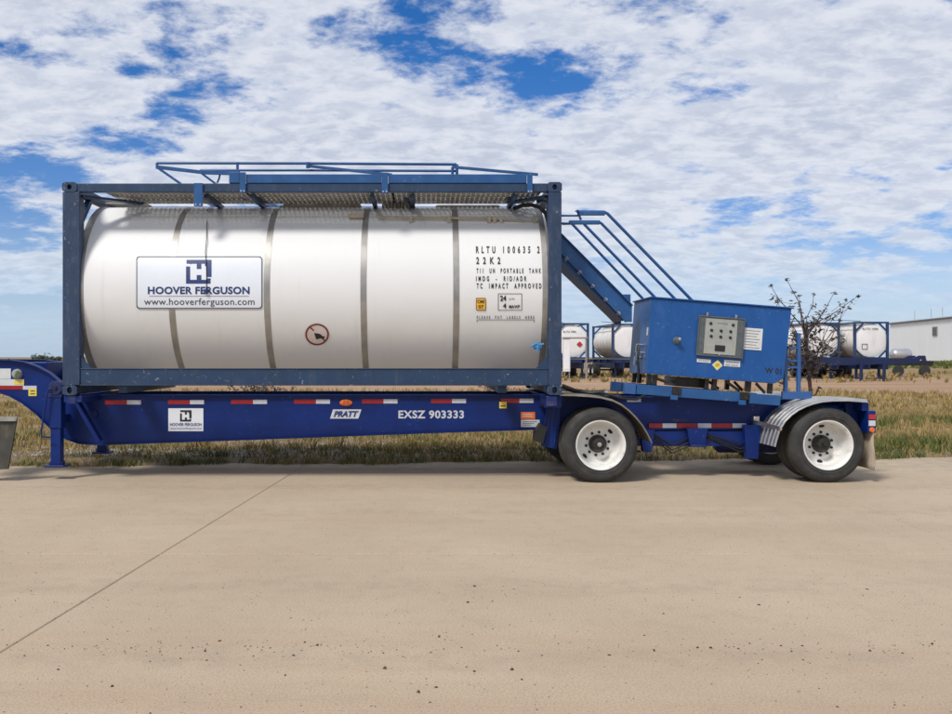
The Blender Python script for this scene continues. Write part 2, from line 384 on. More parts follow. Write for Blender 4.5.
def road_mat():
    m = bpy.data.materials.new('dusty_concrete'); m.use_nodes = True; t = m.node_tree; b = t.nodes['Principled BSDF']
    g = nd(t, 'ShaderNodeNewGeometry').outputs['Position']; sp = nd(t, 'ShaderNodeSeparateXYZ'); t.links.new(g, sp.inputs[0])
    n1 = noise(t, g, .5, 5, .55); n2 = noise(t, g, 5, 6, .65); n3 = noise(t, g, 90, 4, .7)
    c = mixc(t, mrange(t, n1, .3, .7), (0.465, 0.368, 0.255), (0.53, 0.425, 0.30))
    mp = nd(t, 'ShaderNodeMapping'); mp.inputs['Scale'].default_value = (.12, 1.3, 1); t.links.new(g, mp.inputs[0])
    n4 = noise(t, mp.outputs[0], 1.0, 6, .6)
    c = mixc(t, mth(t, 'MULTIPLY', mrange(t, n4, .45, .7), .4), c, (0.43, 0.325, 0.22))
    red = mrange(t, mth(t, 'ADD', sp.outputs[1], mth(t, 'MULTIPLY', n2, 1.6)), -4.2, -6.6)
    c = mixc(t, mth(t, 'MULTIPLY', mth(t, 'MULTIPLY', red, mrange(t, n4, .35, .65)), .35), c, (0.42, 0.27, 0.18))
    c = mixc(t, mth(t, 'MULTIPLY', mrange(t, n2, .45, .7), .16), c, (0.29, 0.23, 0.17))
    c = mixc(t, mth(t, 'MULTIPLY', mrange(t, n3, .40, .70), .6), c, (0.24, 0.185, 0.135))
    v = nd(t, 'ShaderNodeTexVoronoi'); v.inputs['Scale'].default_value = 26; t.links.new(g, v.inputs['Vector'])
    pit = mth(t, 'MULTIPLY', mrange(t, v.outputs['Distance'], .10, .04), mrange(t, n2, .5, .62))
    c = mixc(t, mth(t, 'MULTIPLY', pit, .7), c, (0.10, 0.07, 0.05))
    v2 = nd(t, 'ShaderNodeTexVoronoi'); v2.inputs['Scale'].default_value = 46; t.links.new(g, v2.inputs['Vector'])
    c = mixc(t, mth(t, 'MULTIPLY', mrange(t, v2.outputs['Distance'], .17, .08), mth(t, 'MULTIPLY', mrange(t, n1, .3, .6), .55)), c, (0.16, 0.115, 0.08))
    # faint tyre tracks along the road and thin shrinkage cracks
    for yc, wd_ in ((-2.1, .28), (-.35, .25), (-5.0, .3), (-6.5, .22)):
        d_ = mth(t, 'ABSOLUTE', mth(t, 'SUBTRACT', mth(t, 'ADD', sp.outputs[1], mth(t, 'MULTIPLY', n1, .35)), yc + .17))
        c = mixc(t, mth(t, 'MULTIPLY', mth(t, 'MULTIPLY', mrange(t, d_, wd_, .05), mrange(t, n2, .35, .6)), .13), c, (0.25, 0.20, 0.15))
    v3 = nd(t, 'ShaderNodeTexVoronoi'); v3.feature = 'DISTANCE_TO_EDGE'; v3.inputs['Scale'].default_value = .33
    wv = nd(t, 'ShaderNodeVectorMath'); wv.operation = 'ADD'; nw = nd(t, 'ShaderNodeTexNoise'); nw.inputs['Scale'].default_value = 2.2; nw.inputs['Detail'].default_value = 6
    t.links.new(g, nw.inputs['Vector']); t.links.new(g, wv.inputs[0]); t.links.new(nw.outputs['Color'], wv.inputs[1]); t.links.new(wv.outputs[0], v3.inputs['Vector'])
    c = mixc(t, mth(t, 'MULTIPLY', mth(t, 'MULTIPLY', mrange(t, v3.outputs['Distance'], .0035, .001), mrange(t, n1, .5, .6)), .0), c, (0.16, 0.12, 0.09))
    edge = mth(t, 'MULTIPLY', mrange(t, sp.outputs[1], .4, 2.0), mrange(t, n2, .35, .6))  # far strip under the trailer: its shade put into the road colour
    c = mixc(t, mth(t, 'MULTIPLY', edge, .35), c, (0.27, 0.225, 0.175))
    t.links.new(c, b.inputs['Base Color']); b.inputs['Roughness'].default_value = .88
    b.inputs['Specular IOR Level'].default_value = .25
    bp = nd(t, 'ShaderNodeBump'); bp.inputs['Strength'].default_value = .5; bp.inputs['Distance'].default_value = .004
    t.links.new(n3, bp.inputs['Height']); t.links.new(bp.outputs[0], b.inputs['Normal'])
    return m
M['road'] = road_mat()
road = MB().box(-46, 46, -16.4, 3.0, -.30, -.013).build('concrete_road', mat('joint_dirt', (0.13, 0.10, 0.075), .95, 0, .3, 5))
tag(road, 'dusty tan concrete road of large cast slabs', kind='structure')
slabdata = {}
def slab(x0, x1, y0, y1, skew0, skew1):
    key = (round(x1 - x0, 3), round(y1 - y0, 3), skew0, skew1)
    ch = .006
    if key not in slabdata:
        w, h = x1 - x0, y1 - y0
        mb = MB(); b0, b1 = skew0, skew1
        out = [(0, 0), (w, 0), (w + b1, h), (b1, h)]; inn = [(ch, ch), (w - ch, ch), (w + b1 - ch, h - ch), (b1 + ch, h - ch)]
        vs = [(x, y, -.012) for x, y in out] + [(x, y, -ch) for x, y in out] + [(x, y, 0) for x, y in inn]
        fs = [(8, 9, 10, 11)] + [(i, (i + 1) % 4, (i + 1) % 4 + 4, i + 4) for i in range(4)] + [(i + 4, (i + 1) % 4 + 4, (i + 1) % 4 + 8, i + 8) for i in range(4)]
        mb.add(vs, fs); me = mb.build('concrete_slab', M['road'], road); slabdata[key] = me.data
        o = me
    else:
        o = bpy.data.objects.new('concrete_slab', slabdata[key]); COL.objects.link(o); o.parent = road
    o.location = (x0, y0, 0)
gp = .0032
for i in range(-6, 7):
    xa = -1.81 + 6.4 * i
    for (ya, yb, dx) in ((-15.9, -9.95, 0.0), (-9.94, -4.02, 0.0), (-4.0, 2.98, 0.0)):
        sh0, sh1 = .061 * ya, .061 * yb
        slab(xa + sh0 + gp, xa + sh0 + 6.4 - gp, ya, yb, 0.0, round(sh1 - sh0, 4))

# verge: uneven soil lip that laps over the road edge
def edge_y(x): return 1.70 + .083 * (x + 5.9) + .10 * math.sin(x * 1.7) + .06 * math.sin(x * 4.3 + 1) + .03 * math.sin(x * 11.1)
vg = MB(); nxv, nyv = 260, 26; vs = []
hgt = {}
from mathutils import noise as mn
def verge_z(x, y):
    d = y - edge_y(x); s_ = max(0, min(1, d / .25)); far = max(0, min(1, (16 - y) / 3))
    z = .004 + s_ * (.018 + .05 * (mn.noise(Vector((x * 1.1, y * 1.3, 0))) * .5 + .5) + .012 * mn.noise(Vector((x * 6, y * 6, 3))))
    z -= .10 * max(0, min(1, (d - 1.2) / 1.5)) * max(0, min(1, (6 - d) / 2)) * .3
    return z * far - .028 * (1 - far)
for j in range(nyv + 1):
    for i in range(nxv + 1):
        x = -24 + 48 * i / nxv; d = (j / nyv) ** 1.8 * 13
        y = edge_y(x) + d; vs.append((x, y, verge_z(x, y) if j else .002))
vg.add(vs, [(j * (nxv + 1) + i, j * (nxv + 1) + i + 1, (j + 1) * (nxv + 1) + i + 1, (j + 1) * (nxv + 1) + i) for j in range(nyv) for i in range(nxv)])
tag(vg.build('verge_soil', M['ground'], smooth=True), 'uneven soil verge along the far edge of the road', kind='structure')

# grass
def grass_mat(name, stops, patch):
    m = bpy.data.materials.new(name); m.use_nodes = True; t = m.node_tree; b = t.nodes['Principled BSDF']
    gm = nd(t, 'ShaderNodeNewGeometry'); rp = nd(t, 'ShaderNodeValToRGB')
    n = noise(t, gm.outputs['Position'], patch, 3, .5)
    f = mth(t, 'ADD', mth(t, 'MULTIPLY', gm.outputs['Random Per Island'], .55), mth(t, 'MULTIPLY', mrange(t, n, .35, .65), .45), True)
    t.links.new(f, rp.inputs[0]); e = rp.color_ramp.elements
    e[0].position = 0; e[0].color = (*stops[0], 1); e[1].position = 1; e[1].color = (*stops[-1], 1)
    for k, s_ in enumerate(stops[1:-1]): q = e.new((k + 1) / (len(stops) - 1)); q.color = (*s_, 1)
    t.links.new(rp.outputs[0], b.inputs['Base Color']); b.inputs['Roughness'].default_value = .75; b.inputs['Specular IOR Level'].default_value = .2
    return m
STRAW = grass_mat('straw_grass', [(0.48, 0.34, 0.15), (0.37, 0.26, 0.11), (0.29, 0.215, 0.08), (0.19, 0.165, 0.05)], .6)
GREEN = grass_mat('green_grass', [(0.27, 0.22, 0.09), (0.16, 0.165, 0.05), (0.085, 0.12, 0.03), (0.06, 0.09, 0.022)], .8)
def blades(xy, h, w, lean, name, m, label, zf=None):
    n = len(xy); a = rng.uniform(0, 2 * np.pi, n); la = rng.uniform(0, 2 * np.pi, n)
    h = h * rng.uniform(.45, 1.15, n); w = w * rng.uniform(.6, 1.3, n)
    z = np.array([zf(x, y) for x, y in xy]) if zf else np.full(n, -.03)
    dx, dy = np.cos(a) * w / 2, np.sin(a) * w / 2; l1 = lean * rng.uniform(.2, 1, n) * h
    V = np.zeros((n, 5, 3))
    V[:, 0] = np.stack([xy[:, 0] - dx, xy[:, 1] - dy, z - .005], 1); V[:, 1] = np.stack([xy[:, 0] + dx, xy[:, 1] + dy, z - .005], 1)
    mx, my = xy[:, 0] + np.cos(la) * l1 * .35, xy[:, 1] + np.sin(la) * l1 * .35
    V[:, 2] = np.stack([mx + dx * .7, my + dy * .7, z + h * .55], 1); V[:, 3] = np.stack([mx - dx * .7, my - dy * .7, z + h * .55], 1)
    V[:, 4] = np.stack([xy[:, 0] + np.cos(la) * l1, xy[:, 1] + np.sin(la) * l1, z + h], 1)
    me = bpy.data.meshes.new(name); me.vertices.add(n * 5); me.vertices.foreach_set('co', V.reshape(-1))
    lo = np.zeros((n, 7), int); b0 = np.arange(n) * 5
    for k, q in enumerate((0, 1, 2, 3, 3, 2, 4)): lo[:, k] = b0 + q
    me.loops.add(n * 7); me.loops.foreach_set('vertex_index', lo.reshape(-1))
    me.polygons.add(n * 2); ls = np.stack([np.arange(n) * 7, np.arange(n) * 7 + 4], 1).reshape(-1)
    me.polygons.foreach_set('loop_start', ls); me.polygons.foreach_set('loop_total', np.tile([4, 3], n))
    me.update(); me.validate(); me.materials.append(m)
    o = bpy.data.objects.new(name, me); COL.objects.link(o); tag(o, label, 'grass', kind='stuff'); return o
def scatter(n, x0, x1, y0, y1, clump=.5, keep=None, bias=1.0):
    X = rng.uniform(x0, x1, n); Y = y0 + (y1 - y0) * rng.uniform(0, 1, n) ** bias
    nc = max(1, n // 14); k = rng.integers(0, nc, n); c = rng.uniform(0, 1, n) < clump
    X[c] = X[k[c]] + rng.normal(0, .05, c.sum()); Y[c] = Y[k[c]] + rng.normal(0, .05, c.sum())
    ok = np.array([(y > edge_y(x) + .03 * math.sin(13 * x)) and (keep is None or keep(x, y)) for x, y in zip(X, Y)])
    return np.stack([X[ok], Y[ok]], 1)
def pn(x, y, s_, o=0): return mn.noise(Vector((x * s_, y * s_, o)))
gb = scatter(40000, -13, 15, 1.4, 4.6, .6, lambda x, y: random.random() < .12 + 1.2 * (pn(x, y, .9) * .5 + .5) ** 1.5)
blades(gb, .085, .010, .9, 'verge_grass', STRAW, 'short dry straw grass along the edge of the concrete', verge_z)
gb = scatter(34000, -13, 16, 1.5, 7.0, .7, lambda x, y: pn(x, y, .55, 5) + (.45 if x > 4.5 else (.16 if x > -.5 else .10)) > 0)
blades(gb, .10, .012, .8, 'green_verge_grass', GREEN, 'green weeds and grass tufts mixed in the verge', verge_z)
gb = scatter(60000, -15, 18, 3.6, 14, .55, lambda x, y: x > -1 or random.random() < .30 + .7 * (pn(x, y, .5, 2) > -.1))
blades(gb, .125, .016, .9, 'dry_field_grass', STRAW, 'dry yellow grass spread out behind the trailer', verge_z)
gb = scatter(26000, 4, 18, 3.0, 13, .7, lambda x, y: pn(x, y, .35, 8) > .12 or y < 5.2)
blades(gb, .20, .018, .7, 'green_field_grass', GREEN, 'taller green grass to the right of the rear wheels', verge_z)
gb = scatter(46000, -30, 44, 13, 31, .8, lambda x, y: pn(x, y, .22, 3) > -.25)
blades(gb, .22, .035, .9, 'far_field_grass', STRAW, 'dry grass tufts further out in the field')
gb = scatter(26000, -60, 90, 44, 80, .85, lambda x, y: pn(x, y, .10, 3) > -.05)
blades(gb, .35, .10, .9, 'yard_grass', STRAW, 'dry grass tufts round the distant parked tank trailers')
gb = scatter(9000, 60, 140, 110, 200, .8)
blades(gb, .9, .5, .9, 'shed_grass', GREEN, 'green rough grass in front of the white shed')

def spill(n):
    out = []
    for _ in range(n):
        x = random.uniform(-9, 10); big_ = random.random() < .35
        for _k in range(30 if big_ else 12):
            out.append((x + random.gauss(0, .09 if big_ else .05), edge_y(x) + random.uniform(-.06, .10) + random.gauss(0, .05)))
    return np.array(out)
blades(spill(130), .11, .013, 1.1, 'edge_weeds', GREEN, 'green weed clumps spilling over the concrete edge', lambda x, y: .0)
blades(spill(110), .10, .011, 1.2, 'edge_straw', STRAW, 'dead straw tufts leaning over the concrete edge', lambda x, y: .0)
blades(scatter(9000, -13, 16, 2.2, 9, .95, lambda x, y: pn(x, y, 1.3, 4) > .18), .24, .016, .6, 'tall_straw', STRAW, 'scattered taller dead stalks standing above the dry grass', verge_z)
# stones
def stones(spots, name, m, label, cat):
    vs = []; fs = []
    base = [(1, 0, 0), (0, 1, 0), (-1, 0, 0), (0, -1, 0), (0, 0, 1), (.6, .6, .55), (-.6, .5, .6), (0, 0, -.3)]
    for x, y, z, r in spots:
        a = random.uniform(0, 6.28); b = len(vs); sx, sy, sz = [random.uniform(.6, 1.25) for _ in range(3)]
        bb = [(1, 0, .1), (.5, .87, 0), (-.5, .8, .15), (-1, 0, 0), (-.45, -.9, .1), (.5, -.85, 0)]
        for (p, q, w) in bb:
            j = random.uniform(.75, 1.15); X, Yy = p * sx * j, q * sy * j
            vs.append((x + r * (X * math.cos(a) - Yy * math.sin(a)), y + r * (X * math.sin(a) + Yy * math.cos(a)), z + r * w))
        for k in range(3):
            an = k * 2.1 + random.random(); vs.append((x + r * .5 * math.cos(an), y + r * .5 * math.sin(an), z + r * sz * random.uniform(.5, .85)))
        fs += [(b + 6, b + 7, b + 8)]
        import itertools
        bmx = [b + 6, b + 7, b + 8]
        for k in range(6):
            fs.append((b + k, b + (k + 1) % 6, bmx[(k // 2) % 3]))
        for k in range(3):
            fs.append((b + (2 * k + 2) % 6, bmx[(k + 1) % 3], bmx[k]))
    mb = MB(); mb.v = [Vector(v) for v in vs]; mb.f = fs
    o = mb.build(name, m); tag(o, label, cat, kind='stuff'); return o
M['clod'] = mat('dark_dried_mud', (0.085, 0.050, 0.032), .95, 0, .4, 20)
M['gravel'] = mat('pale_gravel', (0.38, 0.345, 0.30), .85, 0, .35, 14)
sp_ = []
for _ in range(9500):
    y = -9.2 + 10 * random.random() ** 1.5; sp_.append((random.uniform(-7, 8), y, 0, random.uniform(.0015, .0045)))
for _ in range(330):
    y = random.gauss(-6.35, .07); x = random.choice((random.gauss(-1.2, .8), random.gauss(2.6, .9), random.uniform(-3, 5)))
    sp_.append((x, y, 0, abs(random.gauss(0, .0035)) + .0015))
for _ in range(300):
    y = random.uniform(-7.9, -5.0); sp_.append((random.uniform(-4, 5), y, 0, abs(random.gauss(0, .004)) + .002))
stones(sp_, 'road_grit', M['clod'], 'dark mud crumbs and grit scattered over the concrete road', 'grit')
sp_ = []
for _ in range(5200):
    x = random.gauss(-3.0, 1.7); y = 2.2 + abs(random.gauss(0, 1.6)) + .3
    if y < edge_y(x) + .25 or pn(x, y, .8, 9) < -.12: continue
    sp_.append((x, y, verge_z(x, y) + .004, random.uniform(.010, .032)))
for _ in range(900):
    x = random.uniform(-10, 9); y = random.uniform(2.0, 6)
    if y > edge_y(x) + .15: sp_.append((x, y, verge_z(x, y), random.uniform(.008, .02)))
stones(sp_, 'verge_gravel', M['gravel'], 'pale loose gravel lying in the grass verge', 'gravel')

# ------------------------------------------------------------------ tank container
XL, XR = wx(62, 0), wx(562, 0)            # -4.40 .. 1.66
ZB, ZT = wz(395, 0), wz(182, 0)
CW = 2.438
TR, TCY, TCZ = 1.18, 1.22, 2.345
tc_ = thing('tank_container', ((XL + XR) / 2, CW / 2, ZB), 'long white cylindrical tank in a navy steel frame, loaded on the blue trailer', 'tank container')
pw = .19
for (x0, x1) in ((XL, XL + .215), (XR - .165, XR)):
    for (y0, y1) in ((0.004, .16), (CW - .16, CW - .004)):
        MB().box(x0 + .004, x1 - .004, y0, y1, ZB + .118, ZT - .118).build('corner_post', M['navy_scuffed'], tc_, bevel=.006)
for x0 in (XL, XR - .178):
    for y0 in (0, CW - .162):
        for z0 in (ZB, ZT - .118):
            mb = MB()
            oval_hole_box(mb, x0, x0 + .178, y0, y0 + .162, z0, z0 + .118, .032 if z0 == ZB else .028, .042 if z0 == ZB else .034)
            o = mb.build('corner_casting', M['navy_scuffed'], tc_)
# top rails, box section
x0, x1 = XL + .178, XR - .178
for ya in (.01, CW - .09):
    MB().box(x0, x1, ya, ya + .08, wz(191.6, 0), wz(183.2, 0)).build('top_rail', M['navy'], tc_, bevel=.005)
# bottom rails, channel section
x0, x1 = XL + .213, XR - .163
for ya, s_ in ((.012, 1), (CW - .012, -1)):
    zt, zb = wz(368.3, 0), wz(385.6, 0); mb = MB()
    def bx(a0, a1, z0, z1):
        lo, hi = sorted((ya + s_ * a0, ya + s_ * a1)); mb.box(x0, x1, lo, hi, z0, z1)
    bx(.010, .022, zb + .012, zt - .012); bx(0, .10, zt - .012, zt); bx(0, .10, zb, zb + .012)
    mb.build('bottom_rail', M['navy'], tc_, bevel=.003)
# end frames
for xa, xb in ((XL + .02, XL + .14), (XR - .14, XR - .02)):
    MB().box(xa, xb, .165, CW - .165, ZT - .11, ZT - .01).build('end_top_beam', M['navy'], tc_, bevel=.004)
    MB().box(xa, xb, .165, CW - .165, ZB + .01, ZB + .15).build('end_bottom_beam', M['navy'], tc_, bevel=.004)
    for ya, s_ in ((.16, 1), (CW - .16, -1)):
        for za, u in ((ZT - .12, -1), (ZB + .16, 1)):
            MB().bar(((xa + xb) / 2, ya, za + u * .52), ((xa + xb) / 2, ya + s_ * .52, za), .07, .07, (1, 0, 0)).build('end_brace', M['navy'], tc_, bevel=.004)
# gusset plates near the lower corners, and saddle
for a, b, c in (((91.5, 368.2), (79.5, 368.2), (79.5, 354.5)), ((536, 368.2), (548.5, 368.2), (548.5, 354.5))):
    for Y in (.03, CW - .042):
        MB().prism([(wx(p[0], .03), wz(p[1], .03)) for p in (a, b, c)], Y, Y + .012).build('gusset_plate', M['navy'], tc_)
for X in (-3.7, .95):
    MB().box(X - .05, X + .05, .12, CW - .12, ZB + .02, TCZ - TR + .10).build('saddle', M['navy'], tc_)
# horizontal corner braces seen under the top rail
MB().bar((XL + .2, .09, ZT - .16), (XL + .78, .62, ZT - .16), .11, .03).build('top_corner_brace', M['navy'], tc_)
MB().bar((XR - .17, .09, ZT - .16), (XR - .6, .55, ZT - .16), .09, .03).build('top_corner_brace', M['navy'], tc_)

# shell
xa, xb = wx(79, .04), wx(544, .04)
pr = [(XL + .045, 0.0), (XL + .05, .35), (XL + .062, .62), (XL + .08, .84), (XL + .105, 1.0), (XL + .14, 1.11), (xa - .015, TR - .03), (xa, TR)]
segs = 28
pr += [(xa + (xb - xa) * i / segs, TR) for i in range(1, segs)]
pr += [(xb, TR), (xb + .02, TR - .03), (XR - .10, 1.08), (XR - .07, .9), (XR - .05, .6), (XR - .045, 0)]
MB().lathe(pr, (0, TCY, TCZ), 'X', 128).build('tank_shell', M['tank'], tc_, smooth=True, sharp=40)
def band(px_, wpx, e=.004, name='cladding_band'):
    X = wx(px_, .04); w = wpx / 82.2 / 2
    return MB().lathe([(X - w, TR), (X - w, TR + e), (X + w, TR + e), (X + w, TR)], (0, TCY, TCZ), 'X', 128).build(name, M['steel'], tc_, smooth=True)
for p in (171.4, 266.8, 363.4, 456.3): band(p, 6.2)
band(79.5, 7.0, .010); band(545.3, 5.5, .008)
for p in (171.4, 266.8, 363.4, 456.3):     # buckle on each band
    X = wx(p, .04)
    for s_ in (-.052,.052):
        pass
def tank_fn(e):
    def fn(px, py):
        Y = .06
        for _ in range(4):
            z = wz(py, Y); Y = TCY - math.sqrt(max(.01, (TR + e) ** 2 - (z - TCZ) ** 2))
        return (wx(px, Y), Y, z)
    return fn
def rrect(rect, r, n=6, th=None):
    x0, x1, y0, y1 = rect; pts = []
    for cx, cy, a in ((x1 - r, y0 + r, -90), (x1 - r, y1 - r, 0), (x0 + r, y1 - r, 90), (x0 + r, y0 + r, 180)):
        for k in range(n + 1): t = R(a + 90 * k / n); pts.append((cx + r * math.cos(t), cy + r * math.sin(t)))
    return pts
def ring(rect, r, t, fn, m, parent, name, rows=None, local=False):
    """outline of a rounded rectangle, cut fine enough to wrap round the tank"""
    def dens_(p):
        out = []
        for i in range(len(p)):
            a, b = p[i], p[(i + 1) % len(p)]; k = max(1, int(math.hypot(b[0] - a[0], b[1] - a[1]) / 3))
            out += [(a[0] + (b[0] - a[0]) * j / k, a[1] + (b[1] - a[1]) * j / k) for j in range(k)]
        return out
    o_ = dens_(rrect(rect, r)); cx, cy = (rect[0] + rect[1]) / 2, (rect[2] + rect[3]) / 2
    hw, hh = (rect[1] - rect[0]) / 2, (rect[3] - rect[2]) / 2
    i_ = [(cx + (x - cx) * (hw - t) / hw, cy + (y - cy) * (hh - t) / hh) for x, y in o_]
    n = len(o_); mb = MB(); mb.add([fn(*p) for p in o_] + [fn(*p) for p in i_], [(k, (k + 1) % n, (k + 1) % n + n, k + n) for k in range(n)])
    return mb.build(name, m, parent, local=local)
def wrapped_panel(rect, r, fn, m, parent, name, ny=20, local=False, label=None):
    x0, x1, y0, y1 = rect; mb = MB(); vs = []
    for j in range(ny + 1):
        y = y0 + (y1 - y0) * j / ny; d = min(y - y0, y1 - y); ins = 0
        if d < r: ins = r - math.sqrt(max(0, r * r - (r - d) ** 2))
        vs += [fn(x0 + ins, y), fn(x1 - ins, y)]
    mb.add(vs, [(2 * j, 2 * j + 1, 2 * j + 3, 2 * j + 2) for j in range(ny)])
    return mb.build(name, m, parent, local=local, label=label)
S1 = (136, 262.5, 256, 309)
sign = wrapped_panel(S1, 3, tank_fn(.008), M['sign_white'], tc_, 'company_sign', 24, label='white company sign with a dark blue square emblem and two lines of lettering')
ring((136.3, 262.2, 256.3, 308.7), 3, .9, tank_fn(.010), M['ink_grey'], sign, 'sign_border')
TF = tank_fn(.011)
def emblem(x0, x1, y0, y1, fn, m, mw, parent, sc=1):
    """dark square with a pale H cut in it, frame broken top left and lower right"""
    mb = MB(); w, h = x1 - x0, y1 - y0
    def q(a, b, c, d): decal_grid((x0 + a * w, x0 + b * w, y0 + c * h, y0 + d * h), fn, m, parent, 'x', 1, 4, build=False, mb=mb)
    q(.02, 1, 0, .16); q(0, .16, .28, 1.0); q(.16, .96, .84, 1.0); q(.80, 1.0, .16, .72); q(.80, .97, .78, .84)
    q(.42, .60, .16, .38); q(.42, .60, .64, .84); q(.16, .20, .16, .18)
    q(.74, .80, .16, .26)
    return mb.build('emblem', m, parent)
emblem(186, 211.5, 259.8, 283.6, TF, M['ink_blue'], None, sign)
decal_text('HOOVER FERGUSON', (147.8, 249.6, 286.6, 294.2), TF, M['ink_blue'], sign, .035, 1.05, rows=True)
decal_grid((149, 249, 296, 296.4), TF, M['ink_grey'], sign, 'rule_line', 10, 1)
decal_text('www.hooverferguson.com', (144, 254.5, 298.2, 307.0), TF, M['ink_grey'], sign, .004, 1.05, rows=True)
# data panel
TF = tank_fn(.006)
decal_text('RLTU 100635 2', (475.9, 539.6, 246.0, 253.2), TF, M['ink'], tc_, .03, 2.1, rows=True)
decal_text('22K2', (476.2, 500.4, 257, 264), TF, M['ink'], tc_, .03, 2.3, rows=True)
decal_text('T11  UN  PORTABLE  TANK', (476.5, 541, 268.2, 273.2), TF, M['ink'], tc_, .03, 1.9, rows=True)
decal_text('IMDG  -  RID/ADR', (476, 526.5, 276, 281.2), TF, M['ink'], tc_, .03, 1.9, rows=True)
decal_text('TC  IMPACT  APPROVED', (476.6, 541.4, 283.2, 288.6), TF, M['ink'], tc_, .03, 1.9, rows=True)
ring((498, 522, 293.5, 310.5), .3, .5, TF, M['ink'], tc_, 'frame_line')
decal_text('24', (500, 506.3, 295.5, 301), TF, M['ink'], tc_, .03, rows=True)
decal_text('4', (503, 506.3, 303.2, 308.4), TF, M['ink'], tc_, .03, rows=True)
decal_text('JUN', (509, 514.5, 298, 300.3), TF, M['ink_grey'], tc_, .0)
decal_text('MAWP', (509, 520, 305, 308.4), TF, M['ink'], tc_, .03)
cs = wrapped_panel((475.9, 486, 297.8, 310.4), .6, TF, M['amber'], tc_, 'amber_label', 6)
T2 = tank_fn(.009)
decal_text('CMS', (477.3, 484.6, 300, 303.2), T2, M['ink'], cs, .02); decal_text('07', (478.3, 483.6, 305, 308.4), T2, M['ink'], cs, .02)
ring((476.1, 485.8, 298, 310.2), .6, .5, T2, M['ink_grey'], cs, 'label_border')
decal_text('PLEASE  PUT  LABELS  HERE', (476.8, 534.3, 315.8, 319.0), TF, M['ink_grey'], tc_, .03, 2.0, rows=True)
mb = MB()
for rc in ((476.8, 534.3, 319.7, 320.2), (476.8, 477.3, 320.2, 322.3), (533.8, 534.3, 320.2, 322.3)): decal_grid(rc, TF, None, None, 'x', 4, 1, build=False, mb=mb)
mb.build('bracket_line', M['ink_grey'], tc_)
# no-fire sign
nf = wrapped_panel((305.3, 328.8, 323.4, 345.6), 11.0, TF, mat('pale_pink_vinyl', (0.70, 0.60, 0.55), .4), tc_, 'no_fire_sign', 16, label='round red ringed no open flame sign')
cx, cy = 317.05, 334.5
mb = MB(); n = 40
mb.add([T2(cx + 11.9 * math.cos(2 * math.pi * k / n), cy + 10.9 * math.sin(2 * math.pi * k / n)) for k in range(n)] + [T2(cx + 10.2 * math.cos(2 * math.pi * k / n), cy + 9.3 * math.sin(2 * math.pi * k / n)) for k in range(n)], [(k, (k + 1) % n, (k + 1) % n + n, k + n) for k in range(n)])
mb.add([T2(309.2, 327.4), T2(310.2, 326.4), T2(326.3, 341.0), T2(325.2, 342.0)], [(0, 1, 2, 3)])
mb.build('prohibition_ring', M['ringred'], nf)
MB().add([T2(*p) for p in ((314.2, 333), (318, 333.6), (320, 334), (322.5, 336.2), (325, 336.6), (324, 338.6), (320, 338.4), (316.4, 339.6), (315.2, 336.6))], [tuple(range(9))]).build('flame_symbol', M['ink'], nf)

# small fittings on the tank
MB().tube([TF(207.5, 209), tank_fn(.02)(207, 225), tank_fn(.03)(206.5, 240), tank_fn(.02)(205.4, 252), tank_fn(.02)(206.3, 262), tank_fn(.02)(206.6, 280), tank_fn(.02)(206.2, 291)], .0045, 6).build('hanging_cord', M['black'], tc_)
MB().lathe([(-.02, .0), (-.02, .03), (.02, .03), (.02, 0)], tank_fn(.02)(206.2, 291), 'Z', 8).build('cord_weight', M['ink_blue'], tc_)
pts = [(376, 215.2), (381, 217.2), (420, 217.6), (450, 218.0), (500, 219.2), (520, 220.5), (535, 222.5), (543, 224)]
MB().tube([W(p[0], p[1], .44) for p in pts], .016, 8).build('vent_pipe', M['cream'], tc_, smooth=True)
for p in (411, 449, 489, 494.5, 501, 534.5):
    q = W(p, 219.5, .44)
    MB().box(q.x - .022, q.x + .022, q.y - .03, q.y + .03, q.z - .05, q.z + .045).build('pipe_clip', M['cream'], tc_, bevel=.006)
MB().box(wx(349, .5), wx(364, .5), .45, .6, wz(218.5, .5), wz(213.5, .5)).build('pipe_bracket', M['cream'], tc_, bevel=.01)
MB().tube([W(514, 208.5, .7), W(522, 205.5, .6), W(532, 205, .5), W(540, 207.5, .4), W(545.5, 213, .33), W(548, 221, .3), W(549.5, 232, .3)], .026, 10).build('drain_hose', M['black'], tc_, smooth=True)
MB().tube([W(538, 201, .5), W(544, 199, .4), W(548, 201, .3)], .03, 8).build('drain_hose', M['black'], tc_, smooth=True)
vl = MB().lathe([(-.05, 0), (-.05, .03), (0, .04), (.05, .03), (.05, 0)], W(537.5, 346.5, -.0), 'X', 12).build('bottom_valve', M['midblue'], tc_, smooth=True)
mb = MB(); q = W(537.5, 346.5, -.03); mb.tube([q + Vector((-.075, 0, .0)), q + Vector((-.02, 0, .035)), q + Vector((.03, 0, .02)), q + Vector((.075, 0, .03))], .015, 8)
mb.tube([q + Vector((.0, 0, -.06)), q + Vector((.01, 0, .05))], .015, 8); mb.build('valve_handle', M['midblue'], vl, smooth=True)

